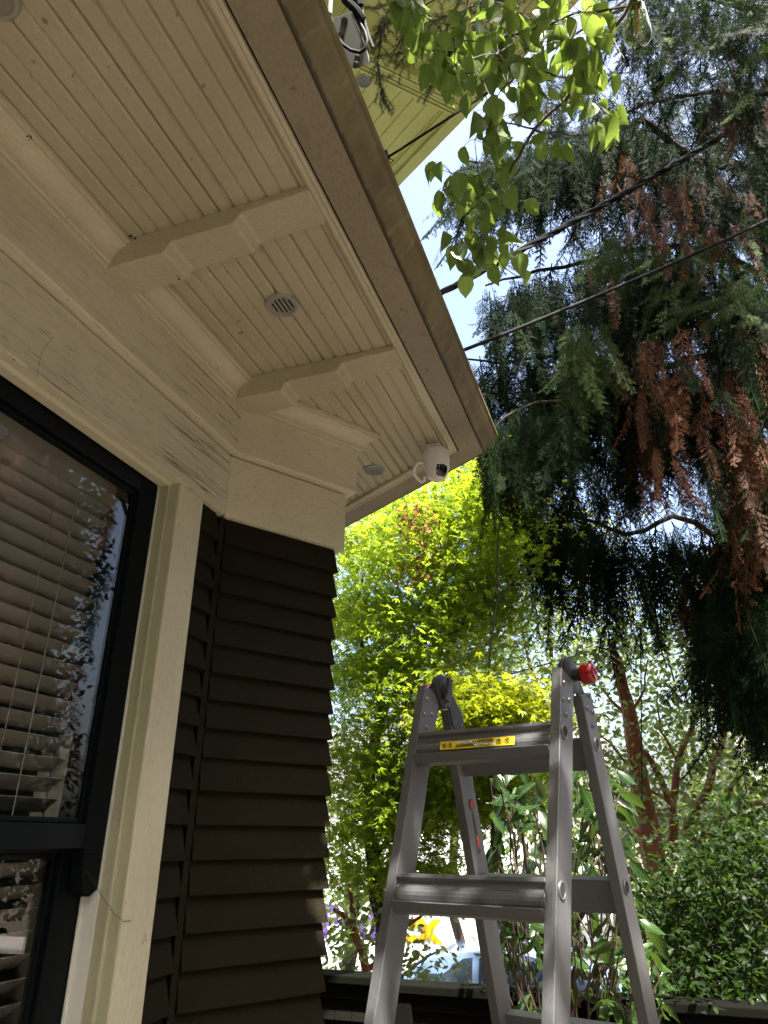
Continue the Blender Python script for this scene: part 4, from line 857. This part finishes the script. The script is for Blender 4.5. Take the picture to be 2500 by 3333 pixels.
# --- conifer twigs with short needles in front of the upper soffit
con = thing('needle_conifer', 'dark short needled conifer branch drooping in front of the green lit upper soffit', 'tree', tuple(at(1700, -260, 3.4)))
mb = MB(); pos, dr = [], []
for pts in ([(1800, -120), (1640, -20), (1500, 40), (1390, 75), (1250, 60)], [(1640, -20), (1560, 40), (1540, 110), (1480, 160)], [(1390, 75), (1320, 110), (1270, 175)], [(1390, 75), (1370, 130), (1330, 180)], [(1500, 40), (1440, 110), (1400, 190)], [(1700, -60), (1660, 60), (1640, 130)], [(1250, 60), (1225, 110)], [(1460, 200), (1420, 260), (1385, 300)], [(1230, 210), (1240, 280), (1255, 345)], [(1500, 40), (1460, 200)], [(1250, 60), (1230, 210)], [(1330, 180), (1300, 200)], [(1800, -120), (1590, -60), (1340, -10), (1230, 30)]):
    P_ = pxs(pts, 3.3); limb(mb, P_, .006, .002, 5, 3)
    for a, b in zip(P_[:-1], P_[1:]):
        for i in range(max(2, int((b - a).length / .011))):
            q = a.lerp(b, RNG.random()); pos.append(q); dr.append((b - a).normalized() * .5 + Vector(RNG.normal(0, .5, 3)) + Vector((0, 0, -.5)))
mb.build('branch', M['twig'], con, smooth=True)
pos, dr = np.array(pos), np.array(dr); fr = frames(dr, RNG.normal(size=dr.shape)); k = RNG.integers(0, 3, len(pos))
foliage('needles', [(NEEDLE[i][0], NEEDLE[i][1], fr[k == i], pos[k == i], RNG.uniform(.06, .115, (k == i).sum()), RNG.uniform(0, 1, (k == i).sum())) for i in range(3)], M['needle'], con)

# --- weeping cedar
ced = thing('weeping_cedar', 'tall weeping cedar with long hanging dark green fronds and rusty dead sprays', 'tree', (4.6, 6.6, -2.2))
mb = MB(); limb(mb, [(4.6, 6.6, -2.4), (4.5, 6.5, 2), (4.4, 6.4, 7), (4.4, 6.5, 12), (4.4, 6.5, 15)], .38, .06, 14, 4)
LB = [([(2560, 640), (2400, 540), (2250, 520), (2160, 440), (2090, 390)], 6.2, .055, .03), ([(2090, 390), (1900, 440), (1700, 470), (1500, 520)], 6.4, .03, .008), ([(2700, 100), (2450, 30), (2200, -40), (1950, 60)], 4.9, .045, .01),
      ([(2560, 1150), (2300, 1160), (2160, 1200), (2000, 1190), (1860, 1160), (1700, 1170), (1480, 1165)], 6.3, .04, .008), ([(2500, 900), (2200, 800), (1980, 830), (1750, 880), (1580, 930)], 6.0, .035, .008),
      ([(2560, 1500), (2380, 1400), (2160, 1370), (2050, 1300)], 5.8, .035, .01), ([(2600, 1850), (2380, 1760), (2190, 1680), (2030, 1740), (1900, 1690), (1740, 1640), (1600, 1560)], 6.6, .035, .008), ([(1950, 1120), (1800, 1300), (1650, 1330), (1560, 1420)], 6.2, .02, .006),
      ([(1900, 1300), (1750, 1310), (1640, 1360), (1550, 1440)], 4.7, .016, .005), ([(2600, 2050), (2440, 1960), (2260, 1900)], 6.0, .03, .01), ([(2560, 300), (2300, 300), (2000, 380)], 5.6, .03, .01), ([(2400, 540), (2330, 640), (2160, 700)], 6.1, .018, .006)]
for pts, d_, r0, r1 in LB: limb(mb, pxs(pts, d_ + .5, d_), r0, r1, 7, 3)
for a, z_ in ((-20, 3), (20, 4.5), (70, 3.5), (-70, 5), (130, 6), (40, 8), (-30, 9), (100, 9), (-100, 8)): limb(mb, [(4.45, 6.45, z_), (4.45 + 2.4 * math.cos(R(a)), 6.45 - 2.4 * math.sin(R(a)), z_ + .2), (4.45 + 3.6 * math.cos(R(a)), 6.45 - 3.6 * math.sin(R(a)), z_ - .3)], .06, .012, 7)
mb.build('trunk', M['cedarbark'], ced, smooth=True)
def tails(P, smin, smax, tint, sway=.16, outw=None, flat=.5, rust=False):
    n = len(P); d = RNG.normal(0, sway, (n, 3)); d[:, 2] = -1
    if outw is not None: d += np.array(outw)
    a = RNG.uniform(0, 2 * np.pi, n); nn = np.stack([np.cos(a), np.sin(a), RNG.normal(0, .3, n)], -1) * .8 + np.array([.2, -.9, 0]) * flat
    fr = frames(d, nn); k = RNG.integers(0, len(TAIL), n); s = RNG.uniform(smin * .8, smax, n) * 1.1; t = np.clip(RNG.uniform(*tint, n), 0, 1) * (1 if tint[0] >= .6 or rust else .3)
    return [(TAIL[i][0], TAIL[i][1], fr[k == i], P[k == i], s[k == i], t[k == i]) for i in range(len(TAIL))]
def from_limbs(idx, n, drop, d=.35):
    out = []
    for _ in range(n):
        pts, d_, _, _ = LB[idx]; i = RNG.integers(0, len(pts) - 1); f = RNG.random(); x = pts[i][0] * (1 - f) + pts[i + 1][0] * f; y = pts[i][1] * (1 - f) + pts[i + 1][1] * f
        out.append(at(x + RNG.normal(0, 12), y + RNG.uniform(-15, drop), d_ + RNG.normal(0, d)))
    return np.array(out)
rtails = lambda *a: tails(*a, rust=True)
G = []
G += tails(from_limbs(2, 120, 120, .4), .35, .6, (.2, .8), .35, (-.2, -.25, 0)); G += tails(spots_in([(1960, -150), (2550, -150), (2550, 380), (2300, 380), (2050, 250)], 300, 4.4, 5.6), .3, .6, (0, .6), .35, (-.15, -.25, 0))
G += tails(from_limbs(1, 230, 90), .5, .85, (0, .6), .18, (-.15, 0, 0)); G += tails(from_limbs(0, 80, 160), .5, .85, (0, .5)); G += tails(spots_in([(1720, 230), (2520, 250), (2520, 720), (1760, 640)], 330, 5.8, 7.6), .5, .9, (0, .5))
G += tails(from_limbs(4, 260, 140), .5, .85, (0, .5), .16); G += tails(spots_in([(1850, 700), (2520, 620), (2520, 1120), (1950, 1050)], 190, 5.4, 7.2), .45, .8, (0, .6)); G += tails(from_limbs(3, 190, 110), .5, .95, (0, .6), .16)
G += tails(spots_in([(1860, 720), (2300, 780), (2520, 850), (2520, 1080), (2000, 900)], 90, 4.7, 5.3), .25, .42, (.6, 1), .6, (-.4, -.3, .3))
G += tails(from_limbs(7, 130, 80), .5, .85, (0, .6)); G += tails(from_limbs(6, 210, 90), .55, 1.1, (0, .5)); G += tails(spots_in([(1700, 1050), (2100, 1000), (2060, 1500), (1750, 1450)], 110, 5.4, 7), .5, .9, (0, .7))
G += tails(spots_in([(2210, 1450), (2540, 1350), (2540, 2000), (2300, 1950)], 120, 5.2, 7), .6, 1.0, (0, .4)); G += tails(from_limbs(9, 170, 60), .6, 1.1, (0, .4)); G += tails(spots_in([(2280, 1850), (2540, 1750), (2540, 2250), (2330, 2150)], 140, 5, 6.5), .5, .9, (0, .3))
G += tails(spots_in([(1480, 500), (1760, 470), (1740, 600), (1520, 640)], 50, 6.2, 7.2), .4, .7, (0, .6), .2, (-.15, 0, 0))
# crown above and to the right of the view, seen in the window's reflection
G += tails(from_limbs(8, 85, 90, .12), .35, .62, (0, .6), .2); G += tails(spots_in([(1560, 1440), (1720, 1400), (1760, 1600), (1600, 1620)], 30, 4.6, 5.0), .3, .5, (0, .5), .2)
G += tails(spots_in([(1700, 1360), (2060, 1380), (2060, 1640), (1780, 1640)], 60, 5.4, 6.6), .4, .8, (0, .6))
def off_frame(P):
    u, v, d = project_np(P); return P[~((u > -200) & (u < 2540) & (v > -200) & (v < 3500) & (d > .1))]
a = RNG.uniform(-.3, 2.6, 900); rr_ = RNG.uniform(1.2, 4.0, 900); P_ = np.stack([4.4 + rr_ * np.cos(a), 6.4 - rr_ * np.sin(a), RNG.uniform(.5, 5.2, 900)], -1); G += tails(off_frame(P_), .5, .9, (0, .6))
a = RNG.uniform(0, 6.28, 500); rr_ = RNG.uniform(.3, 2.8, 500); z_ = RNG.uniform(7.5, 15, 500); rr_ *= np.clip((16 - z_) / 7, .15, 1); P_ = np.stack([4.4 + rr_ * np.cos(a), 6.4 + rr_ * np.sin(a), z_], -1); G += tails(off_frame(P_), .7, 1.2, (0, .5))
B = []
B += rtails(spots_in([(2060, 1080), (2200, 1020), (2520, 1000), (2520, 1420), (2250, 1400), (2080, 1250)], 85, 5.0, 6.4), .4, .8, (0, 1), .14); B += rtails(from_limbs(5, 60, 120), .45, .8, (0, 1), .14)
G2 = tails(spots_in([(2060, 1080), (2200, 1020), (2520, 1000), (2520, 1500), (2250, 1450), (2080, 1300)], 120, 5.0, 6.8), .35, .8, (0, .7), .16) + tails(spots_in([(1820, 1040), (1960, 1020), (1960, 1160), (1830, 1180)], 34, 4.7, 5.0), .35, .6, (.7, 1), .16) + tails(spots_in([(1960, 30), (2500, -50), (2500, 300), (2050, 260)], 60, 4.2, 4.6), .2, .4, (.6, 1), .4, (-.2, -.3, 0)) + tails(spots_in([(2150, 800), (2500, 700), (2500, 950), (2200, 950)], 26, 4.4, 4.8), .2, .35, (.6, 1), .5, (-.3, -.3, .1))  # pale-tint groups paint sunlit highlights into the frond colour
B += rtails(spots_in([(1960, 480), (2460, 560), (2440, 800), (2050, 760)], 34, 5.2, 6.2), .25, .5, (0, .3), .14); B += rtails(spots_in([(1800, 560), (2500, 560), (2520, 1000), (1950, 1000)], 36, 4.9, 5.8), .2, .45, (0, .6), .16); B += rtails(spots_in([(1800, 1100), (2080, 1050), (2080, 1350), (1850, 1300)], 22, 5.2, 5.8), .25, .5, (.0, .7), .16); B += rtails(spots_in([(2300, 100), (2520, 100), (2520, 500), (2350, 450)], 16, 4.4, 5), .2, .4, (.2, .9), .2); B += rtails(spots_in([(2300, 1400), (2520, 1380), (2520, 1800), (2380, 1750)], 60, 5, 6.2), .4, .8, (0, .6), .12); B += rtails(spots_in([(1560, 1180), (1700, 1180), (1700, 1240), (1560, 1240)], 10, 6, 6.5), .25, .4, (0, .5), .1)
B += rtails(spots_in([(2130, 1900), (2200, 1850), (2400, 2050), (2300, 2080)], 12, 6, 6.4), .3, .5, (0, .7), .1)
a = RNG.uniform(.2, 2.0, 160); rr_ = RNG.uniform(3.2, 4.4, 160); P_ = np.stack([4.4 - .4 + rr_ * np.cos(a + 1.0), 6.4 - rr_ * np.sin(a + 1.0) * .9, RNG.uniform(1.2, 4.5, 160)], -1); B += rtails(off_frame(P_), .5, .9, (.2, 1), .12)
foliage('crown', G + G2, M['cedarleaf'], ced); foliage('dead_sprays', B, M['deadleaf'], ced)

# --- bright maples
def tree(name, label, base, trunk_limbs, barkmat, items, leafm, group=None):
    t = thing(name, label, 'tree', tuple(base), group); mb = MB()
    for pts, r0, r1 in trunk_limbs: limb(mb, pts, r0, r1, 8, 3)
    mb.build('trunk', barkmat, t, smooth=True); foliage('crown', items, leafm, t); return t
def maple_fill(poly, ncl, per, d0, d1, size=.050, tint=(0, 1), sx=.17, sz=.05):
    return leaves(MAPLE, clump(spots_in(poly, int(ncl * 1.35), d0, d1), int(per * 1.6), sx, sz), size, down=.35, up=1.1, tint=tint)
mbase = Vector((at(1235, 3230, 5.2).x, at(1235, 3230, 5.2).y, GZ - .4))
I = maple_fill([(1400, 1950), (1640, 1850), (1700, 2050), (1600, 2180), (1420, 2150)], 40, 46, 5.4, 6.4, tint=(.4, 1)); I += maple_fill([(1095, 1760), (1250, 1650), (1400, 1560), (1560, 1500), (1660, 1560), (1690, 1720), (1660, 1840), (1600, 1960), (1500, 2080), (1380, 2120), (1240, 2200), (1095, 2170)], 150, 48, 4.9, 6.2, tint=(.35, 1))
I += maple_fill([(1085, 2150), (1420, 2110), (1450, 2350), (1400, 2560), (1290, 2760), (1080, 2820)], 125, 42, 4.8, 6.0, tint=(.5, 1)); I += maple_fill([(1440, 2480), (1760, 2470), (1690, 2640), (1500, 2700)], 56, 44, 4.9, 5.9, tint=(.45, 1)); I += maple_fill([(1300, 2560), (1480, 2540), (1460, 2860), (1300, 2900)], 40, 42, 5.0, 5.8, tint=(.3, .9)); I += maple_fill([(1130, 2800), (1260, 2800), (1260, 2930), (1170, 2930)], 8, 36, 4.9, 5.3, tint=(0, .4))
tree('maple_tree', 'bright yellow green maple glowing in the sun behind the house corner', mbase,
     [([mbase, at(1250, 3000, 5.2), at(1215, 2800, 5.3), at(1200, 2500, 5.4), at(1240, 2280, 5.5)], .075, .04), ([at(1200, 2500, 5.4), at(1330, 2150, 5.4), at(1420, 1960, 5.5), at(1500, 1750, 5.6)], .022, .008), ([at(1240, 2280, 5.5), at(1150, 2000, 5.4), at(1200, 1800, 5.5)], .02, .008), ([at(1215, 2800, 5.3), at(1400, 2560, 5.5), at(1600, 2500, 5.6)], .022, .008), ([at(1330, 2150, 5.4), at(1500, 2050, 5.4), at(1600, 1900, 5.6)], .012, .006), ([at(1200, 2500, 5.4), at(1320, 2400, 5.2), at(1400, 2300, 5.2)], .014, .006)], M['bark'], I, M['mapleleaf'])
P_ = clump(spots_in([(1250, 1790), (1310, 1650), (1420, 1640), (1410, 1800), (1330, 1920)], 14, 4.75, 4.9), 14, .06, .06); foliage('dead_leaves', leaves(SMALL, P_, .045, down=.6, tint=(.4, 1)), M['deadleaf'], bpy.data.objects['maple_tree'])
ybase = Vector((at(1640, 3000, 4.7).x, at(1640, 3000, 4.7).y, GZ - .3))
I = maple_fill([(1440, 2260), (1560, 2210), (1740, 2230), (1800, 2330), (1700, 2400), (1540, 2400), (1430, 2360)], 44, 46, 4.3, 4.8, .045, (0, 1), .14, .035)
tree('maple_tree', 'smaller lemon yellow maple spreading low behind the ladder hinges', ybase, [([ybase, at(1630, 2850, 4.7), at(1600, 2550, 4.6), at(1620, 2330, 4.6)], .04, .014), ([at(1600, 2550, 4.6), at(1720, 2360, 4.6), at(1780, 2300, 4.6)], .012, .005), ([at(1610, 2400, 4.6), at(1620, 1950, 4.7), at(1640, 1650, 4.8)], .010, .004)], M['bark'], I, M['ymapleleaf'])
# --- dead twiggy blossom in the maple: pinkish brown seed heads
# --- red barked tree on the right
def fill(poly, ncl, per, d0, d1, size, sx, sz, tint=(0, 1), tmpl=SMALL, down=.4, up=.6): return leaves(tmpl, clump(spots_in(poly, ncl, d0, d1), per, sx, sz), size, down=down, up=up, tint=tint)
rbase = Vector((at(2200, 3080, 6.0).x, at(2200, 3080, 6.0).y, -2.0)); ST = lambda p, a, b: pxs(p, a, b)
I = fill([(1800, 2150), (2050, 2050), (2500, 2150), (2520, 2700), (2300, 2760), (2050, 2700), (1820, 2600)], 120, 34, 5.6, 7.6, .065, .20, .12, (.1, 1)); I += fill([(1900, 2650), (2450, 2700), (2400, 3000), (1950, 2950)], 60, 30, 6.2, 7.5, .06, .18, .12, (.0, .8))
tree('red_bark_tree', 'multi stemmed tree with peeling red bark to the right of the ladder', rbase,
     [([rbase, *ST([(2165, 2890), (2120, 2760), (2080, 2540), (2050, 2330), (2020, 2200), (1990, 2080)], 6, 6.4)], .13, .03), (ST([(2205, 2800), (2185, 2620), (2205, 2480), (2260, 2330)], 6.1, 6.5), .045, .02), (ST([(2185, 2620), (2120, 2480), (2080, 2420), (2040, 2380)], 6.1, 6.4), .03, .012), ([rbase, *ST([(2260, 2900), (2258, 2780), (2240, 2700), (2290, 2600), (2340, 2450), (2380, 2330)], 6.2, 6.7)], .085, .02), (ST([(2258, 2780), (2330, 2690), (2400, 2630), (2540, 2600)], 6.2, 6.5), .045, .02), (ST([(2330, 2690), (2380, 2560), (2450, 2470), (2540, 2400)], 6.2, 6.6), .028, .012), (ST([(2050, 2330), (2010, 2300), (1960, 2240)], 6.3, 6.5), .02, .008), (ST([(2120, 2760), (2060, 2700), (2040, 2660)], 6.0, 5.9), .02, .008), (ST([(2205, 2480), (2150, 2380), (2140, 2250)], 6.3, 6.4), .014, .005), (ST([(2260, 2330), (2330, 2250), (2340, 2160)], 6.5, 6.5), .014, .005), (ST([(2340, 2450), (2300, 2350), (2310, 2230)], 6.6, 6.6), .014, .005), (ST([(2400, 2630), (2460, 2560), (2540, 2520)], 6.4, 6.4), .014, .006), (ST([(2185, 2620), (2100, 2560), (1980, 2480)], 6.1, 6.3), .014, .005), (ST([(2080, 2540), (1990, 2420), (1900, 2360)], 6.1, 6.3), .014, .005), (ST([(2050, 2330), (2100, 2240), (2110, 2140)], 6.3, 6.4), .014, .005), (ST([(2260, 2900), (2330, 2850), (2420, 2810)], 6.2, 6.0), .018, .007)], M['redbark'], I, M['farleaf'])
# --- loose leafy trees further back
BT = [('loose leafy tree directly behind the hanging cedar fronds, against white sky', (1860, 3000), 9.5, [(1650, 1700), (1960, 1700), (2050, 2000), (1900, 2250), (1600, 2250), (1560, 2080)], 95), ('pale sunlit tree behind the red barked stems', (2250, 3000), 10.5, [(2000, 1900), (2520, 1750), (2520, 2500), (2050, 2450)], 120),
      ('leafy tree low behind the ladder rungs, pale green and gappy', (1720, 3050), 9.0, [(1560, 2500), (1900, 2400), (1900, 2850), (1600, 2800)], 60), ('slim leafy tree beside the brown shingled corner', (1140, 3060), 7.5, [(1070, 2780), (1260, 2700), (1280, 3000), (1080, 3060)], 34), ('tall leafy tree in the gap above the yellow maple', (1480, 2950), 11, [(1420, 2080), (1600, 1980), (1700, 2180), (1500, 2300)], 40), ('sunlit tree filling the low gap right of the red barked trunks', (2450, 3050), 9.5, [(2250, 2500), (2540, 2450), (2540, 2980), (2280, 2950)], 70)]
for lab, bp, d_, poly, ncl in BT:
    b_ = at(bp[0], bp[1], d_); b_ = Vector((b_.x, b_.y, -2.6)); c_ = np.mean(np.array(poly), 0)
    tree('leafy_tree', lab, b_, [([b_, at(bp[0], bp[1] - 250, d_), at((bp[0] + c_[0]) / 2, (bp[1] + c_[1]) / 2, d_), at(c_[0], c_[1] - 100, d_)], .09, .02), ([at((bp[0] + c_[0]) / 2, (bp[1] + c_[1]) / 2, d_), at(c_[0] + 120, c_[1] - 120, d_)], .03, .01), ([at((bp[0] + c_[0]) / 2, (bp[1] + c_[1]) / 2, d_), at(c_[0] - 110, c_[1] - 60, d_)], .03, .01)], M['bark'], fill(poly, ncl, 34, d_ - .8, d_ + .8, .085, .28, .18, (0, 1)), M['farleaf'], 'leafy trees towards the street')
# --- small bent stems left of the ladder
sb = Vector((at(1215, 3260, 4.9).x, at(1215, 3260, 4.9).y, GZ - .3))
tree('bent_shrub_tree', 'small bent stemmed shrub rising over the fence between corner and ladder', sb, [([sb, *ST([(1190, 3150), (1150, 3020), (1120, 2980), (1085, 2960)], 4.9, 5)], .04, .012), (ST([(1150, 3020), (1145, 2960), (1140, 2880)], 4.933, 5), .022, .012), (ST([(1190, 3150), (1230, 3140), (1300, 3060), (1400, 2950)], 4.9, 5), .022, .01)], M['redbark'],
     fill([(1075, 3020), (1210, 3000), (1180, 3150), (1090, 3180)], 13, 26, 4.7, 5.2, .05, .14, .09, (.2, .9)) + fill([(1290, 3090), (1480, 3080), (1480, 3170), (1310, 3180)], 9, 20, 4.6, 5.2, .055, .12, .09, (.1, .8)), M['farleaf'])
# --- laurel behind the ladder
lb_ = Vector((at(1850, 3333, 3.2).x, at(1850, 3333, 3.2).y, GZ)); lau = thing('laurel_shrub', 'glossy laurel shrub with long leaves behind the ladder legs', 'shrub', tuple(lb_)); mb = MB(); I = []
for poly, n, tint in (([(1590, 2480), (1790, 2440), (1790, 2900), (1600, 2880)], 80, (0, .3)), ([(1600, 2900), (1790, 2900), (1770, 3130), (1640, 3120)], 70, (0, .3)), ([(1860, 2420), (2010, 2500), (2060, 2800), (1870, 2800)], 80, (0, .4)), ([(1840, 2800), (2060, 2800), (2120, 3100), (1840, 3100)], 85, (.1, .7)), ([(1820, 3080), (2130, 3040), (2180, 3360), (1820, 3360)], 130, (.2, 1)), ([(1660, 3240), (1790, 3220), (1790, 3360), (1660, 3360)], 24, (.5, 1))):
    P_ = spots_in(poly, n, 2.75, 3.5); I += leaves(LAU, P_, .105, down=.75, up=.5, tint=tint)
    for i in range(0, n, 6): q = Vector(P_[i]); mb.tube(wobble(q, q + (lb_ - q) * .25 + Vector((0, 0, -.1)), 3, .06), [.003, .0035, .004, .005], 5)
for pts in ([(1850, 3330), (1880, 3000), (1930, 2700), (1900, 2450)], [(1850, 3330), (1750, 3000), (1700, 2700), (1720, 2500)], [(1850, 3330), (2000, 3100), (2060, 2950)], [(1880, 3000), (1980, 2800), (1960, 2560)]): limb(mb, pxs(pts, 3.2), .014, .004, 7)
limb(mb, [lb_, at(1850, 3330, 3.2)], .03, .014); mb.build('stems', M['twig'], lau, smooth=True); foliage('leaves', I, M['laurelleaf'], lau)
# --- dark hedge shrub on the right
hb = Vector((at(2420, 3333, 4.2).x, at(2420, 3333, 4.2).y, GZ)); hed = thing('dark_shrub', 'dense dark small leaved shrub filling the lower right corner', 'shrub', tuple(hb)); mb = MB()
for i in range(26): q = Vector(spots_in([(2080, 2900), (2300, 2720), (2500, 2600), (2500, 3200), (2120, 3150)], 1, 3.7, 4.5)[0]); limb(mb, [hb + Vector((RNG.uniform(-.3, .3), RNG.uniform(-.2, .2), 0)), hb.lerp(q, .6) + Vector((0, 0, .1)), q], .012, .003, 5)
mb.build('stems', M['twig'], hed, smooth=True)
I = fill([(2060, 2960), (2180, 2840), (2330, 2700), (2460, 2580), (2540, 2480), (2540, 3400), (2330, 3400), (2300, 3220), (2120, 3180)], 240, 36, 3.5, 4.7, .042, .13, .10, (0, .75)); I += fill([(2050, 2900), (2250, 2850), (2300, 3100), (2080, 3120)], 30, 30, 3.6, 4.2, .042, .12, .09, (.4, 1))
I += fill([(2120, 3140), (2540, 3120), (2540, 3400), (2120, 3400)], 60, 34, 3.2, 3.6, .042, .12, .10, (0, .6)); foliage('leaves', I, M['hedgeleaf'], hed)
# --- dead fern clump on the fence
db = at(2200, 3340, 3.75); df = thing('dead_fern_clump', 'rusty dead conifer clippings heaped at the fence right of the ladder', 'dead fern', tuple(db))
P_ = spots_in([(2120, 3230), (2190, 3180), (2280, 3210), (2310, 3380), (2110, 3380)], 170, 3.6, 3.9); d = RNG.normal(0, .6, (170, 3)); d[:, 2] -= .4; fr = frames(d, RNG.normal(size=(170, 3)))
foliage('fronds', [(NEEDLE[0][0], NEEDLE[0][1], fr, P_, RNG.uniform(.10, .2, 170), RNG.uniform(0, .8, 170))], M['deadleaf'], df)

# --- evergreen hedges right of and behind the viewpoint: added to cut skylight on the house; the right one fills the window reflection
for lab, x0, x1, y0, y1, zt, n in (('tall evergreen hedge added off view to block skylight, mirrored dimly in the window panes', 7.5, 9.8, -7, 11, 7.5, 4200), ('evergreen hedge added behind the viewpoint, out of sight, to block skylight', -3.5, 7, -8.5, -6.8, 5.0, 1000)):
    t = thing('shade_hedge', lab, 'hedge', ((x0 + x1) / 2, (y0 + y1) / 2, GZ)); mb = MB()
    for i in range(9): mb = MB(); b_ = Vector((RNG.uniform(x0 + .4, x1 - .4), RNG.uniform(y0 + .4, y1 - .4), GZ)); limb(mb, [b_, b_ + Vector((RNG.normal(0, .2), RNG.normal(0, .2), (zt - GZ) * .8))], .09, .03); mb.build('trunk', M['bark'], t, smooth=True)
    P_ = clump(RNG.uniform((x0, y0, GZ + .3), (x1, y1, zt), (n, 3)), 38, .30, .24); foliage('foliage', leaves(SMALL, off_frame(P_), .17, down=.5, up=.6), M['hedgeleaf'], t)
